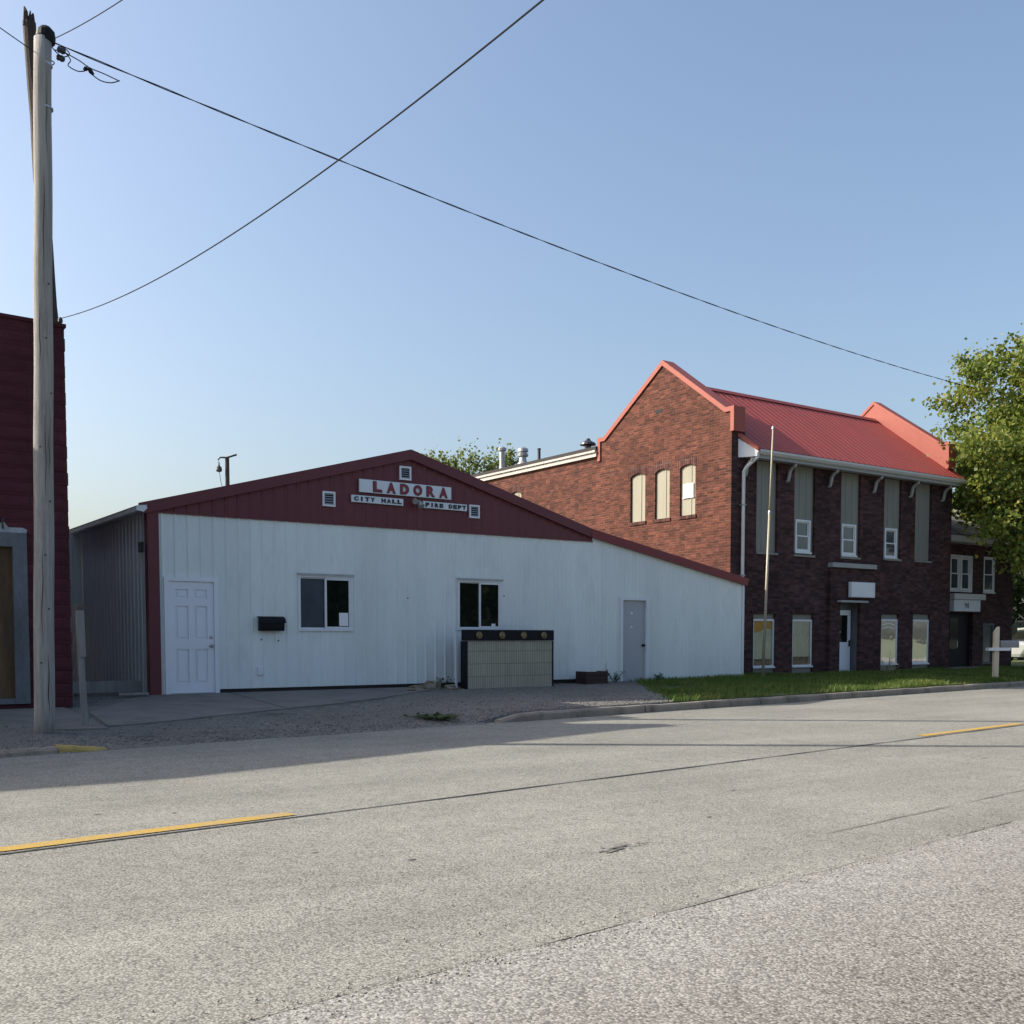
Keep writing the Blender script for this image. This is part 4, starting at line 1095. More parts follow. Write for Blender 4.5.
# gable parapets with cladding and coping
for (a, b, ca, cb_, dz, nm) in ((U0 + .012, U0 + .34, U0 - .045, U0 + .37, 0, 'l'), (24.22, 24.52, 24.19, 24.57, .08, 'r')):
    poly = [(.56, 6.58 if nm == 'l' else 5.98), (.56, 7.11 + dz), (.80, 7.11 + dz), (3.15 + dz, 8.79 + dz), (5.60, 7.10), (5.83, 7.10), (5.83, 6.55), (4.6, 6.9 if nm == 'l' else 6.5), (3.15, 7.9 if nm == 'l' else 6.5), (1.6, 6.9 if nm == 'l' else 6.2)]
    m = MB(); m.prism(poly, 'x', a, b); pp = m.build('gable_parapet', MT['salmon'], bank)
    path = [(.53, 6.56 if nm == 'l' else 6.45), (.53, 7.15 + dz), (.79, 7.15 + dz), (3.15 + dz, 8.83 + dz), (5.61, 7.14), (5.86, 7.14), (5.86, 6.50)]
    m = MB(); m.strip(path, .035, .085 if nm == 'l' else .05, 'x', ca, cb_); m.build('coping', MT['salmon'], pp)
mb = MB(); wall(mb, 'y', U1 - .002, [.6, 3.15, 6], .2, pl([(.6, 5.97), (3.15, 7.9), (6, 5.97)]), [], 1); wall(mb, 'y', 24.55, [6, 16], .2, 6.7, [], 1); wall(mb, 'x', 16, [U0, 24.55], .2, 6.7, [], 1)
mb.build('rear_wall', MT['brick_front_y'], bank)
# rear wing: cornice band, low roof, pipes
mb = MB(); mb.box(U0 - .09, U0 + .06, 5.90, 16, 6.645, 6.765); mb.box(U0 - .14, U0 + .06, 5.90, 16, 6.767, 6.83); mb.build('cornice', MT['cornice'], bank)
mb = MB(); mb.prism([(U0 - .10, 6.832), (U0 - .10, 6.945), (U0 + .05, 6.96), (19.7, 7.72), (24.6, 6.97), (24.6, 6.832)], 'y', 5.90, 16.05)
fr_ = mb.build('flat_roof', MT['tar'], bank)
def rt(u): return 7.05 + (u - 15.0) * .1702
m = MB(); z = rt(17) - .05; m.lathe([(.20, 0), (.12, .1), (.10, .14), (.10, .72), (.15, .74), (.16, .82), (.10, .88), (.01, .90)], (17, 14.0, z + .1), 14); m.build('vent_pipe', MT['galv'], fr_)
m = MB(); m.lathe([(.22, 0), (.14, .12), (.12, .28), (.19, .30), (.20, .38), (.14, .40), (.14, .44), (.20, .46), (.19, .56), (.08, .62), (.01, .63)], (17, 12.68, z + .16), 14); m.build('turbine_vent', MT['galv'], fr_)
m = MB(); m.lathe([(.055, 0), (.055, .34), (.07, .35), (.07, .38)], (17, 11.71, z + .22), 12); m.build('stub_pipe', MT['dark_steel'], fr_)
m = MB(); m.lathe([(.12, 0), (.11, .20), (.27, .22), (.25, .28), (.10, .36), (.06, .43), (.01, .44)], (17, 9.0, z + .10), 16); m.build('mushroom_vent', MT['dark_steel'], fr_)

# blank white sign, flagpole
bs = thing('projecting_sign', (20.24, VF - .1, 2.45), "blank white box sign on the dark brick above the entrance canopy", "sign")
m = MB(); m.bbox(19.46, 20.52, VF - .25, VF - .14, 2.44, 2.87, .012); m.build('cabinet', MT['sign_white'], bs)
m = MB(); m.box(19.49, 20.42, VF - .256, VF - .2505, 2.47, 2.84); m.build('face_panel', MT['white_paint'], bs)
m = MB(); m.box(19.9, 19.95, VF - .14, VF - .101, 2.6, 2.66); m.build('bracket', MT['dark_steel'], bs)
m = MB(); m.box(20.3, 20.35, VF - .14, VF - .101, 2.6, 2.66); m.build('bracket', MT['dark_steel'], bs)
fp = thing('flagpole', (14.98, -.32, .3), "slim pale metal flagpole leaning slightly, at the corner of the brick building and white hall", "flagpole")
def fpp(t): return (15.13 + .17 * t, -.30 - .08 * t, .28 + 6.25 * t)
m = MB(); m.tube([fpp(0), fpp(.35), fpp(.66)], [.036, .034, .032], 10); m.build('lower_tube', MT['flag_paint'], fp, smooth=True)
m = MB(); m.tube([fpp(.655), fpp(.665), fpp(.672)], [.037, .038, .03], 10); m.build('collar', MT['steel'], fp)
m = MB(); m.tube([fpp(.67), fpp(.85), fpp(1)], [.026, .024, .020], 10); m.build('upper_tube', MT['flag_paint'], fp, smooth=True)
m = MB(); m.tube([fpp(.995), fpp(1.006)], [.034, .026], 10); m.build('cap', MT['steel'], fp)
m = MB(); m.lathe([(.13, 0), (.12, .05), (.055, .07)], (15.13, -.30, .27), 14); m.build('base_collar', MT['concrete'], fp)

# ------------------------------------------------------------------ dark brick house at the right
VR = 1.5
hs = thing('brick_house', (25, VR, .3), "two-storey dark brick building with grey shingled roof, beyond the red-roofed building", "building")
mb = MB()
HO = [(25.95, 27.2, 2.80, 3.99), (27.9, 28.56, 2.82, 4.01), (27.93, 28.58, .43, 1.79), (25.98, 27.35, .33, 2.12)]
wall(mb, 'x', VR, [24.6, 29.72], .2, 4.5, HO, -1, .12)
wall(mb, 'y', 29.72, [VR, 11], .2, 4.5, [], 1); wall(mb, 'x', 11, [24.6, 29.72], .2, 4.5, [], 1)
mb.build('brick_walls', MT['brick_front'], hs)
m = MB(); ring(m, 25.95, 27.2, 2.80, 3.99, .05, VR - .03, VR + .1); m.box(26.54, 26.61, VR - .032, VR + .1, 2.85, 3.94); tw = m.build('window_frame', MT['vinyl'], hs)
double_hung(tw, 26.002, 26.538, 2.862, 3.928, VR + .05, MT['glass_pale'], None, .03, False)
double_hung(tw, 26.612, 27.148, 2.862, 3.928, VR + .05, MT['glass_pale'], None, .03, False)
double_hung(hs, 27.9, 28.56, 2.82, 4.01, VR + .03, MT['glass_pale'], None, .06)
m = MB(); ring(m, 27.93, 28.58, .43, 1.79, .06, VR - .02, VR + .1); lw = m.build('window_frame', MT['grey_frame'], hs)
m = MB(); m.box(27.99, 28.52, VR + .03, VR + .036, .49, 1.73); m.build('pane', MT['glass_pale'], lw)
m = MB(); m.box(25.98, 27.35, VR + .115, VR + .15, .3, 2.12); rc = m.build('entry_backing', MT['black'], hs)
m = MB(); m.box(26.02, 26.62, VR + .06, VR + .1, .36, 2.06); dd = m.build('door', MT['black'], hs)
m = MB(); m.box(26.10, 26.54, VR + .05, VR + .058, .95, 1.95); m.build('door_glass', MT['glass_dark'], dd)
m = MB(); m.box(26.5, 26.54, VR + .03, VR + .05, 1.0, 1.2); m.build('door_handle', MT['steel'], dd)
m = MB(); m.bbox(25.80, 27.30, VR - .28, VR - .003, 2.16, 2.54, .012); cn = m.build('entry_canopy', MT['sign_white'], hs)
m = MB(); m.bbox(25.74, 27.52, VR - .33, VR - .003, 2.545, 2.73, .012); m.build('canopy_top', MT['gutter'], cn)
letters("91", 26.38, 26.64, 2.26, 2.43, VR - .281, .01, .8, .0).build('house_number', MT['letter_navy'], cn)
m = MB(); m.bbox(24.9, 27.6, VR - .9, VR - .002, .22, .36, .01); m.build('door_step', MT['concrete'], hs)
m = MB(); m.prism([(VR - .5, 4.36), (VR - .5, 4.56), (VR - .02, 4.56), (VR - .02, 4.36)], 'x', 24.66, 30.3); m.build('eave_board', MT['gutter'], hs)
m = MB()
m.face((24.66, VR - .56, 4.57), (30.36, VR - .56, 4.57), (29.4, 6.0, 7.0), (24.66, 6.0, 7.0))
m.face((30.36, VR - .56, 4.57), (30.36, 12, 4.57), (29.4, 6.0, 7.0))
m.face((24.66, 12, 4.57), (30.36, 12, 4.57), (29.4, 6.0, 7.0), (24.66, 6.0, 7.0))
rr = m.build('shingle_roof', MT['shingle'], hs)
m = MB(); m.prism([(28.0, 4.8), (28.9, 5.75), (29.8, 4.8)], 'y', 3.0, 6); dm = m.build('gablet', MT['dark_wood'], rr)
m = MB(); m.strip([(27.85, 4.72), (28.9, 5.80), (29.95, 4.72)], .05, .02, 'y', 2.85, 6.1); m.build('gablet_roof', MT['shingle'], dm)

# ------------------------------------------------------------------ poles and cables
def catenary(a, b, ca, cb, n=40, t1=1.0):
    """plan line a-b, height z = a.z + ca t + cb t^2"""
    out = []
    for k in range(n + 1):
        t = t1 * k / n
        out.append((a[0] + (b[0] - a[0]) * t, a[1] + (b[1] - a[1]) * t, a[2] + ca * t + cb * t * t))
    return out
up = thing('utility_pole', (-2.615, -4.40, .03), "thick weathered grey wooden utility pole standing at the kerb, at the left", "utility pole")
m = MB(); n = 26
pts = [(-2.615 + .205 * (k / n) + .004 * math.sin(k), -4.40 + .14 * (k / n), .0 + 8.62 * k / n) for k in range(n + 1)]
m.tube(pts, [.124 - .022 * k / n for k in range(n + 1)], 20); m.build('shaft', MT['pole_wood'], up, smooth=True)
tx, ty, tz = pts[-1]
rr3 = random.Random(3)
MT['check'] = mat('dark_wood_check', (.05, .042, .036), .9, .3, 6, 40, stretch=(4, 4, .3))
for z0, z1, t0, w in ((1.2, 2.5, -1.9, .006), (.3, 1.1, -1.35, .007), (2.9, 4.2, -1.55, .005), (4.6, 5.4, -2.15, .005), (5.6, 7.0, -1.7, .005), (3.3, 3.9, -1.15, .004), (7.2, 8.1, -1.35, .004)):
    m = MB(); N_ = 10; L_, R_ = [], []
    for k in range(N_ + 1):
        z = z0 + (z1 - z0) * k / N_; f = z / 8.62; ww = w * math.sin(math.pi * min(.97, max(.03, k / N_)))
        cx_, cy_, rd = -2.615 + .205 * f + .004 * math.sin(f * n), -4.40 + .14 * f, .1255 - .022 * f
        for side, arr in ((-1, L_), (1, R_)):
            t = t0 + .05 * math.sin(k * 1.1 + z0) + side * ww / rd
            arr.append((cx_ + rd * math.cos(t), cy_ + rd * math.sin(t), z))
    for k in range(N_): m.face(L_[k], R_[k], R_[k + 1], L_[k + 1])
    m.build('check_crack', MT['check'], up)
for k in range(9):
    q = pts[3 + 2 * k] if k < 8 else pts[1]; t = rr3.uniform(-2.4, -.9); rad_ = .124 - .022 * (3 + 2 * k) / n
    m = MB(); m.lathe([(.012, 0), (.012, .008), (.004, .012)], (0, 0, 0), 7, 'y'); m.v = [(q[0] + (rad_ - .003 - y) * math.cos(t) * 0 + (rad_ + y) * math.cos(t) - x * math.sin(t), q[1] + (rad_ + y) * math.sin(t) + x * math.cos(t), q[2] + z + rr3.uniform(0, 0)) for x, y, z in m.v]; m.build('nail_head', MT['dark_steel'], up)
m = MB(); m.lathe([(.106, -.03), (.115, .03), (.105, .10), (.06, .15), (.01, .165)], (tx + .035, ty, tz), 14); m.build('pole_cap', MT['black'], up)
m = MB(); m.lathe([(.106, 0), (.107, .025)], (tx, ty, 8.30), 16); m.build('steel_band', MT['steel'], up)
m = MB(); m.lathe([(.109, 0), (.109, .018)], (tx - .008, ty - .01, 7.78), 16); m.build('steel_band', MT['steel'], up)
for k, dz in enumerate((0.02, -.05)):
    m = MB(); m.lathe([(.02, 0), (.035, .015), (.03, .04), (.04, .06), (.03, .09), (.015, .1)], (tx + .15, ty - .06 + .05 * k, 8.50 + dz), 10, 'x'); m.build('insulator', MT['dark_steel'], up)
A0 = (-2.30, -4.30, 8.60)
r = random.Random(5)
def spl(P, n=9):
    """smooth curve through points"""
    P = [Vector(p) for p in P]; P = [2 * P[0] - P[1]] + P + [2 * P[-1] - P[-2]]; out = []
    for a, b, c, d in zip(P[:-3], P[1:-2], P[2:-1], P[3:]):
        for t in np.linspace(0, 1, n)[:-1]:
            out.append(.5 * ((2 * b) + (c - a) * t + (2 * a - 5 * b + 4 * c - d) * t * t + (3 * b - a - 3 * c + d) * t ** 3))
    return out + [P[-2]]
def near_wire(dx, dz, dy=0): return (tx + .10 + dx * .72, ty - .1 * dx + dy, 8.56 + dz * .42)
for k, P in enumerate(([(0, .0), (.10, -.16), (.20, -.20), (.28, -.08), (.20, .05), (.10, .06)],
                       [(.05, -.05), (.18, -.02), (.30, -.22), (.26, -.40), (.40, -.50), (.52, -.46)],
                       [(.62, -.46), (.78, -.60), (.95, -.60), (1.10, -.48)],
                       [(.22, .0), (.45, -.14), (.62, -.28), (.85, -.36), (1.10, -.47)],
                       [(-.02, -.28), (.06, -.34), (.02, -.42), (-.06, -.38)])):
    m = MB(); m.tube(spl([near_wire(a, b, .02 * k) for a, b in P]), .0065, 6); m.build('drip_loop', MT['wire'], up)
for (a, b, c, d) in ((.50, -.45, .56, -.36), (.57, -.38, .66, -.52)):
    m = MB(); m.tube([near_wire(a, b), near_wire((a + c) / 2, (b + d) / 2), near_wire(c, d)], [.016, .030, .014], 8); m.build('splice', MT['black'], up)
def cable(path, rad, label, twist=None, name='overhead_cable'):
    m = MB()
    if twist:
        for ph in (0, math.pi):
            q = [(p[0] , p[1] + twist * math.cos(k * .55 + ph), p[2] + twist * math.sin(k * .55 + ph)) for k, p in enumerate(path)]
            m.tube(q, rad, 6)
    else:
        m.tube(path, rad, 6)
    return tag(m.build(name, MT['wire'], loc=path[0]), label, 'cable')
cable(catenary(A0, (43.7, 5.62), -.19, 2.907, 300), .006, "twisted black cable running from the grey pole top down towards the leafy tree", .007)
cable(catenary((-1.56, -1.08, 6.18), (-1.82, -24.7), -4.507, 3.98, 60, .9), .006, "thin black cable rising from the maroon shop corner across the sky, crossing the twisted cable")
cable(catenary((-2.30, -4.40, 8.60), (-1.82, -24.7), -6.6, 4.0, 60, .9), .0055, "thin black cable leaving the pole top towards the upper frame edge")
cable(catenary((-2.45, -4.25, 8.42), (-32, -7.5), 11, -9, 60), .006, "thin black cable leaving the pole top towards the left frame edge")
m = MB(); m.lathe([(.02, 0), (.035, .02), (.035, .06), (.015, .09)], (-1.58, -1.08, 6.10), 10); m.build('cable_anchor', MT['dark_steel'], shop)

dp = thing('dark_pole', (-1.43, -.05, .3), "dark splintered old pole leaning behind the grey utility pole and maroon shop", "utility pole")
m = MB(); n = 22
pts = [(-1.43 - .25 * max(0, (10.85 * k / n - 5.2) / 5.6) + .008 * math.sin(k * 1.7), -.05 + .15 * k / n, .3 + 10.75 * k / n) for k in range(n + 1)]
m.tube(pts, [.13 - .03 * k / n + .006 * math.sin(k * 2.3) for k in range(n + 1)], 12); sh_ = m.build('shaft', MT['dark_wood'], dp)
m = MB(); tp = pts[-1]
for k, (dx, h, w) in enumerate(((-.06, .22, .045), (.0, .10, .05), (.055, .16, .045), (.02, .19, .03))):
    m.tube([(tp[0] + dx, tp[1] + .02 * k - .03, tp[2] - .08), (tp[0] + dx * .9, tp[1] + .02 * k - .03, tp[2] + h * .6), (tp[0] + dx * 1.1, tp[1], tp[2] + h)], [w, w * .8, w * .3], 6)
m.build('splintered_top', MT['dark_wood'], sh_)

bp = thing('lamp_pole', (8.9, 20.35, 0), "far dark pole with short crossarm and hanging bell insulator, beyond the white hall roof", "utility pole")
m = MB(); m.tube([(8.9, 20.35, 0), (8.9, 20.35, 8.05)], [.10, .078], 12); m.build('shaft', MT['dark_wood'], bp)
m = MB(); m.tube([(8.58, 20.35 + .1, 7.92), (8.66, 20.4, 8.02), (8.9, 20.35, 8.03), (9.22, 20.2, 8.15)], [.025, .03, .035, .04], 8); m.build('crossarm', MT['dark_wood'], bp)
m = MB(); m.lathe([(.02, .30), (.03, .18), (.10, .10), (.115, 0), (.09, -.05), (.03, -.07)], (8.62, 20.45, 7.55), 12); m.build('bell_insulator', MT['dark_steel'], bp)
m = MB(); m.tube([(8.62, 20.45, 7.9), (8.62, 20.45, 7.6), (8.68, 20.43, 7.1), (8.78, 20.4, 6.75), (8.88, 20.36, 6.7)], .010, 5); m.build('lead_wire', MT['wire'], bp)

# ------------------------------------------------------------------ roadside mailbox
mu, mv = 22.32, -2.27; mz = gz(mu, mv)
rx, ry = .818, -.575                               # the box arm points to the right of the post, along the street
mbx_ = thing('mailbox_post', (mu, mv, mz), "pale timber post carrying a mailbox, in the grass by the kerb at the right", "post")
def mrot(b, ang, c):
    M = Matrix.Rotation(ang, 3, 'Z'); out = []
    for p in b.v:
        q = M @ Vector((p[0] - c[0], p[1] - c[1], 0)); out.append((c[0] + q.x, c[1] + q.y, p[2]))
    b.v = out
ANG = R(-35)
m = MB(); m.prism([(mu - .065, mz - .05), (mu + .065, mz - .05), (mu + .065, 1.61), (mu + .03, 1.60), (mu - .065, 1.45)], 'y', mv - .06, mv + .06); mrot(m, ANG, (mu, mv)); m.build('post', MT['pale_timber'], mbx_)
m = MB(); m.bbox(mu - .24, mu + .36, mv - .10, mv - .062, .95, 1.0, .006); m.bbox(mu - .24, mu + .36, mv + .062, mv + .10, .95, 1.0, .006); m.bbox(mu - .22, mu + .38, mv - .10, mv + .10, 1.002, 1.03, .005); mrot(m, ANG, (mu, mv)); m.build('arm_shelf', MT['white_paint'], mbx_)
mlb = thing('roadside_mailbox', (mu + .3, mv - .2, 1.03), "grey metal mailbox lying on the arm of the pale timber post", "mailbox")
m = MB()
ar = [(mv - .085, 1.032), (mv - .085, 1.15)] + [(mv - .085 * math.cos(t), 1.15 + .085 * math.sin(t)) for t in np.linspace(.3, 2.84, 8)] + [(mv + .085, 1.15), (mv + .085, 1.032)]
m.prism(ar, 'x', mu + .10, mu + .58); mrot(m, ANG, (mu, mv)); m.build('box', MT['mailbox'], mlb)
m = MB(); m.prism([(y * 1.0, z) for y, z in ar], 'x', mu + .583, mu + .60); mrot(m, ANG, (mu, mv)); m.build('door_flap', MT['mailbox'], mlb)

# ------------------------------------------------------------------ cars
def car(name, loc, ang, paint, L, W, Hh, suv, label):
    o = thing(name, loc, label, 'car', 'cars parked beyond the brick house')
    c, s = math.cos(ang), math.sin(ang)
    def tr(b):
        b.v = [(loc[0] + x * c - y * s, loc[1] + x * s + y * c, loc[2] + z) for x, y, z in b.v]; return b
    hood = .50 * Hh + .14; sill = .24
    def loft(secs):
        b = MB(); rings = []
        for x, pts in secs:
            i = len(b.v); b.v += [(x, y, z) for y, z in pts]; rings.append((i, len(pts)))
        for (i, n), (j, _) in zip(rings[:-1], rings[1:]):
            for k in range(n): b.f.append((i + k, i + (k + 1) % n, j + (k + 1) % n, j + k))
        i, n = rings[0]; b.f.append(tuple(range(i, i + n))); j, n = rings[-1]; b.f.append(tuple(range(j, j + n)))
        return b
    def sec(hw, z0, z1, r=.1):
        return [(-hw * .94, z0), (-hw, z0 + .12), (-hw, z1 - r * 1.4), (-hw * .95, z1 - r * .4), (-hw * .84, z1), (hw * .84, z1), (hw * .95, z1 - r * .4), (hw, z1 - r * 1.4), (hw, z0 + .12), (hw * .94, z0)]
    h = L / 2; w = W / 2
    body = loft([(h, sec(w * .74, .34, hood - .26)), (h - .10, sec(w * .88, .26, hood - .14)), (h - .45, sec(w * .98, sill, hood - .06)), (h - 1.25, sec(w, sill, hood + .02)), (-.2, sec(w, sill, hood + .05)), (-h + .7, sec(w, sill, hood + .07)), (-h + .2, sec(w * .96, .28, hood + .04)), (-h, sec(w * .84, .36, hood - .08))])
    bd = tr(body).build('body', paint, o, smooth=False)
    rear = -h + (.25 if suv else .95)
    cab = loft([(h - 1.15, sec(w * .86, hood - .02, hood + .06, .02)), (h - 1.95, sec(w * .74, hood, Hh - .02, .06)), (-.3, sec(w * .74, hood, Hh, .06)), (rear + .35, sec(w * .73, hood, Hh - .03, .06)), (rear - .15, sec(w * .82, hood - .02, hood + .06, .02))])
    gb_ = tr(cab).build('windows', MT['glass_dark'], o)
    roof_ = loft([(h - 2.02, sec(w * .745, Hh - .07, Hh + .0, .03)), (-.3, sec(w * .75, Hh - .07, Hh + .025, .03)), (rear + .38, sec(w * .74, Hh - .09, Hh - .01, .03))])
    tr(roof_).build('roof_panel', paint, o)
    for sx in (h - .88, -h + .90):
        for sy in (-1, 1):
            b = MB(); b.lathe([(.20, -.10), (.31, -.10), (.335, -.06), (.335, .06), (.31, .10), (.20, .10)], (sx, sy * (w - .09), .335), 20, 'y'); wh = tr(b).build('wheel', MT['rubber'], o)
            b = MB(); b.lathe([(.03, sy * .085), (.19, sy * .10), (.205, sy * .085), (.205, -.02 * sy), (.03, 0)], (sx, sy * (w - .08), .335), 14, 'y'); tr(b).build('rim', MT['steel'], wh)
    for sy in (-1, 1):
        b = MB(); b.bbox(h - .28, h - .045, sy * w * .62 - .17, sy * w * .62 + .17, hood - .36, hood - .20, .04); tr(b).build('headlight', MT['lamp_lens'], o)
        b = MB(); b.bbox(-h - .02, -h + .2, sy * w * .72 - .12, sy * w * .72 + .12, hood - .28, hood - .06, .03); tr(b).build('tail_light', MT['tail_lens'], o)
        b = MB(); b.bbox(h - 1.62, h - 1.45, sy * (w + .02) - .1 + .1 * sy, sy * (w + .02) + .1 + .1 * sy, hood + .0, hood + .13, .03); tr(b).build('wing_mirror', paint, o)
    b = MB(); b.bbox(h - .08, h + .012, -w * .42, w * .42, hood - .36, hood - .24, .02); tr(b).build('grille', MT['black'], o)
    b = MB(); b.bbox(h - .25, h + .05, -w * .86, w * .86, .26, .42, .05); tr(b).build('bumper', paint, o)
    b = MB(); b.box(h + .052, h + .06, -.16, .16, .36, .46); tr(b).build('plate', MT['paper'], o)
    return o
car('parked_car', (36.6, 4.05, .29), R(-122), MT['silver_car'], 4.4, 1.78, 1.38, False, "silver saloon car facing the street on the grass beyond the brick house")
car('parked_car', (43.2, 8.2, .29), R(165), MT['dark_car'], 4.7, 1.9, 1.78, True, "dark blue tall car parked behind the silver saloon, under the trees")

# ------------------------------------------------------------------ trees
def leaf_cloud(C, n_per, sig, size, droop, rnd):
    """leaves round clump centres C: each a folded pointed leaf of two triangles' worth"""
    K = len(C); N = K * n_per
    cen = np.repeat(C, n_per, 0) + rnd.normal(0, 1, (N, 3)) * np.repeat(sig, n_per, 0)
    d = rnd.normal(0, 1, (N, 3)); d[:, 2] -= droop; d /= np.linalg.norm(d, axis=1)[:, None]
    q = rnd.normal(0, 1, (N, 3)); s = np.cross(d, q); s /= np.linalg.norm(s, axis=1)[:, None] + 1e-6
    L = size * rnd.uniform(.6, 1.35, (N, 1)); w = L * rnd.uniform(.32, .5, (N, 1))
    nrm = np.cross(d, s)
    V = np.empty((N, 4, 3))
    V[:, 0] = cen; V[:, 1] = cen + d * L * .45 + s * w + nrm * L * .1; V[:, 2] = cen + d * L; V[:, 3] = cen + d * L * .45 - s * w + nrm * L * .1
    F = np.arange(N * 4).reshape(N, 4)
    return V.reshape(-1, 3), F

def tree(name, loc, label, cen, rad, n_clump, n_leaf, leaf, lm, seed, trunk_r, group=None, sig=.38, shell=.55, flat=.7, extra=None, n_limb=40, droop=.6):
    rnd = np.random.default_rng(seed)
    o = thing(name, loc, label, 'tree', group)
    cen = np.array(cen, float); rad = np.array(rad, float)
    d = rnd.normal(0, 1, (n_clump, 3)); d /= np.linalg.norm(d, axis=1)[:, None]
    rr_ = shell + (1 - shell) * rnd.random((n_clump, 1)) ** .7
    lump = 1 + .16 * np.sin(d[:, :1] * 5 + seed) + .14 * np.sin(d[:, 1:2] * 7 + 2 * seed) + .12 * np.sin(d[:, 2:] * 9 + seed)
    C = cen + d * rr_ * rad * lump
    if extra is not None: C = np.vstack([C, np.array(extra, float)])
    k = len(C)
    sg = np.full((k, 3), sig) * rnd.uniform(.55, 1.3, (k, 1)); sg[:, 2] *= flat
    V, F = leaf_cloud(C, n_leaf, sg, leaf, droop, rnd)
    # loose sprays that break the outline
    E = C[rnd.choice(k, k // 2)]; out = (E - cen) / rad; out /= np.linalg.norm(out, axis=1)[:, None] + 1e-6
    E2 = np.vstack([E + out * t * sig for t in (.9, 1.5, 2.1)])
    V2, F2 = leaf_cloud(E2, max(4, n_leaf // 14), np.full((len(E2), 3), sig * .28), leaf, droop, rnd)
    raw_mesh('crown', np.vstack([V, V2]), np.vstack([F, F2 + len(V)]), lm, o)
    t = MB(); l0 = Vector(loc); top = Vector(cen) + Vector((0, 0, rad[2] * .35))
    tp = [l0.lerp(top, a) + Vector((.1 * math.sin(a * 9 + seed), .1 * math.cos(a * 7 + seed), 0)) * (a > 0) for a in np.linspace(0, 1, 9)]
    t.tube(tp, [trunk_r * (1.25 if a == 0 else 1 - .75 * a) for a in np.linspace(0, 1, 9)], 10)
    tk = t.build('trunk', MT['bark'], o, smooth=True)
    b = MB()
    for c in C[rnd.choice(k, min(n_limb, k), replace=False)]:
        c = Vector(c); f = max(.28, min(.95, (c.z - l0.z) / (top.z - l0.z + .01) * .75)); p0 = l0.lerp(top, f)
        mid = p0.lerp(c, .55) + Vector((0, 0, .25 * (c - p0).length * .5))
        b.tube([p0, mid, c], [trunk_r * .28, trunk_r * .14, .012], 6)
    b.build('limbs', MT['bark'], tk)
    return o

ML = (29.5, -1.35)
rnd0 = np.random.default_rng(3)
ex = []
# low boughs reaching out over the wing roof
ex = [(25.3, -1.4, 3.9), (25.5, -0.8, 4.9), (26.0, -0.3, 5.2), (24.8, -0.1, 5.8), (26.2, -0.9, 5.4), (24.1, -0.7, 7.0), (25.2, -0.4, 6.2), (26.4, -0.7, 5.5), (24.7, -0.2, 7.2), (26.2, 0.8, 5.7), (26.8, 0.1, 6.8), (27.1, -0.1, 4.8), (25.7, -0.8, 4.5), (25.6, -1.3, 3.8), (25.9, -0.6, 4.8), (26.6, 0.3, 5.7), (26.4, -0.7, 5.7), (26.3, -0.8, 4.7), (25.6, 0.3, 6.3), (26.0, -0.5, 5.5), (25.4, -0.7, 5.2), (26.1, 0.6, 5.6), (26.5, 0.0, 7.2), (25.2, -1.0, 4.0), (26.3, -0.3, 7.2), (26.1, 0.5, 6.7), (25.8, 0.7, 5.6), (26.1, 0.5, 6.7), (24.4, -0.9, 4.6), (25.8, 0.1, 6.8), (25.5, 0.7, 6.5), (25.5, 0.4, 6.8), (26.5, 0.5, 7.4), (24.6, -0.1, 7.1)]
tree('maple_tree', (*ML, gz(*ML)), "big maple with yellowing green leaves overhanging the right edge and the brick house roof", (31.1, -1.35, 7.95), (4.35, 4.2, 4.3), 600, 260, .135, MT['maple'], 4, .30, None, .37, .42, .75, ex)
for k, (u, v, w, h, lab) in enumerate(((25.0, 33.4, 1.7, 10.9, "leftmost light green treetop just above the white hall roof"), (26.9, 32.1, 1.6, 11.8, "middle light green treetop above the white hall roof"), (28.5, 31.0, 1.3, 11.7, "light green treetop above the white hall roof, beside the roof pipes"))):
    tree('poplar_tree', (u, v, 0), lab, (u, v, h - 3.2), (w, w, 3.0), 80, 130, .17, MT['poplar'], 6 + k, .2, 'treetops behind the white hall', .30, .3, 1.6, None, 20, -.9)
for k, (u, v, rz_, hgt, lab) in enumerate((
        (46, 14, 4.2, 8.5, "dark green tree close behind the parked cars beyond the brick house"),
        (58, 12, 5.0, 10, "dark green rounded tree further along the street at the right edge"),
        (52, 26, 5.0, 10, "dark green tall tree behind the other dark trees at the right edge"))):
    tree('shade_tree', (u, v, .2), lab, (u, v, hgt * .52), (rz_, rz_, hgt * .46), 170, 60, .32, MT['dark_leaf'], 20 + k, .3, 'dark trees beyond the brick house', .6, .4, .8, None, 20)

# across the street: what the window panes mirror
for k, (u, v, w, h, lab) in enumerate(((9, -31, 4.5, 9, "dark tree across the street, opposite the white hall"), (17, -33, 5, 10, "dark tree across the street, opposite the grey door"), (25, -30, 4.5, 9, "dark tree across the street, opposite the brick entrance"))):
    tree('shade_tree', (u, v, -.05), lab, (u, v, h * .55), (w, w * .8, h * .45), 120, 50, .42, MT['dark_leaf'], 40 + k, .3, 'trees across the street', .7, .4, .8, None, 12)

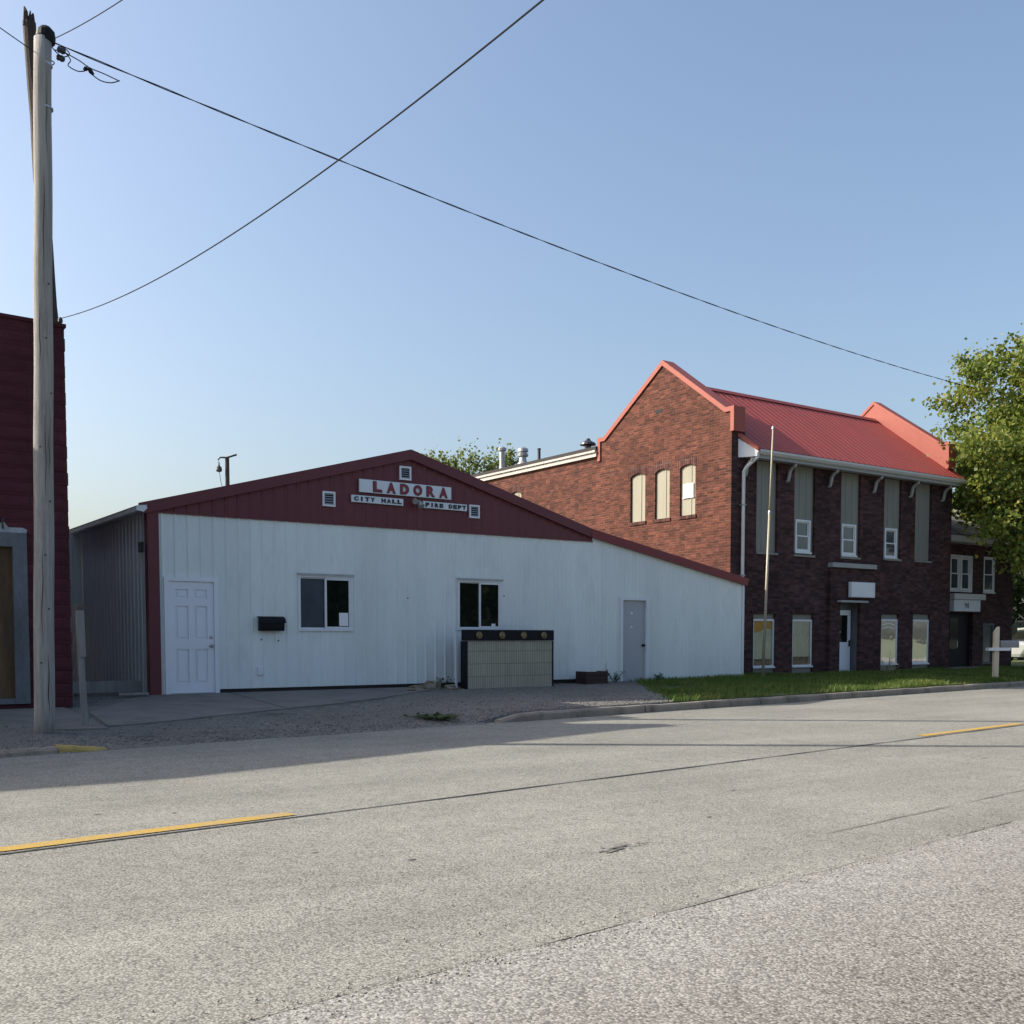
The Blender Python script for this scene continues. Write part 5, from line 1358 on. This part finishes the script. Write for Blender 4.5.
# ------------------------------------------------------------------ grass blades on the verge
def blades(n, u_rng, dens, hh, seed):
    rnd = np.random.default_rng(seed); P = []
    while len(P) < n:
        u = u_rng[0] + (u_rng[1] - u_rng[0]) * rnd.random() ** dens
        s = rnd.random(); v = vk(u) + .02 + s * (.55 - vk(u))
        if u < gb(max(0, (v - vk(u)) / (.75 - vk(u)))) + rnd.normal(0, .12): continue
        if math.sin(u * 1.3 + 2 * math.sin(v * 1.7)) + .8 * math.sin(v * 2.9 + u * .6) > 1.05 and rnd.random() < .8: continue
        P.append((u, v, gz(u, v)))
    P = np.array(P); N = len(P)
    a = rnd.uniform(0, 6.283, N); h = hh * rnd.uniform(.4, 1.3, N) * (1 + .5 * np.sin(P[:, 0] * 1.7) * np.sin(P[:, 1] * 2.3))
    w = rnd.uniform(.006, .014, N)
    V = np.empty((N, 3, 3)); off = np.stack([np.cos(a), np.sin(a), np.zeros(N)], 1)
    V[:, 0] = P + off * w[:, None]; V[:, 1] = P - off * w[:, None]
    lean = np.stack([rnd.normal(0, .4, N) * h, rnd.normal(0, .4, N) * h, h], 1)
    V[:, 2] = P + lean
    return V.reshape(-1, 3), np.arange(N * 3).reshape(N, 3)
V, F = blades(90000, (7.6, 34), 1.0, .09, 5)
setting(raw_mesh('grass', V, F, MT['grass']), 'stuff')

# ------------------------------------------------------------------ loose stones along the gravel edge and the crumbling lane edge
def stones(name, P, smin, smax, m, seed):
    rnd = np.random.default_rng(seed); N = len(P)
    B = np.array([(1, 0, 0), (-1, 0, 0), (0, 1, 0), (0, -1, 0), (0, 0, .8), (0, 0, -.5)], float)
    sc = (smin + (smax - smin) * rnd.random(N) ** 2.5)[:, None, None] * rnd.uniform(.6, 1.3, (N, 6, 1))
    a = rnd.uniform(0, 6.283, N); ca, sa = np.cos(a)[:, None], np.sin(a)[:, None]
    Vx = B[None, :, :] * sc
    X = Vx[:, :, 0] * ca - Vx[:, :, 1] * sa; Y = Vx[:, :, 0] * sa + Vx[:, :, 1] * ca
    V = np.stack([X, Y, Vx[:, :, 2]], 2) + np.array(P)[:, None, :]
    F = np.array([(0, 2, 4), (2, 1, 4), (1, 3, 4), (3, 0, 4), (2, 0, 5), (1, 2, 5), (3, 1, 5), (0, 3, 5)])
    F = (F[None] + (np.arange(N) * 6)[:, None, None]).reshape(-1, 3)
    return setting(raw_mesh(name, V.reshape(-1, 3), F, m), 'stuff')
MT['stone'] = mat('grey_gravel_stone', (.185, .175, .16), .9, .45, 9, 40)
MT['chip'] = mat('road_chip', (.30, .275, .24), .9, .5, 30, 90)
rnd = np.random.default_rng(21); P = []
while len(P) < 5200:
    u = rnd.uniform(-7, 9.5); k = vk(u)
    v = k + (abs(rnd.normal(0, .55)) - .12 if rnd.random() < .6 else rnd.uniform(0, 4.2))
    if v > -.3 or (4 < u and v < k + .05): continue
    P.append((u, v, (gz(u, v) if v > k else .002) + .004))
stones('loose_gravel', P, .006, .026, MT['stone'], 22)
P = []
for k in range(5000):
    a = rnd.uniform(-7, 14); b = SH + rnd.normal(0, .10) * (1 + .6 * math.sin(a * 2.2)) - .03
    if rnd.random() < .25: b = SH + abs(rnd.normal(0, .5))
    q = road_pt(a, b); P.append((q[0], q[1], .005))
stones('loose_chips', P, .003, .0085, MT['chip'], 23)
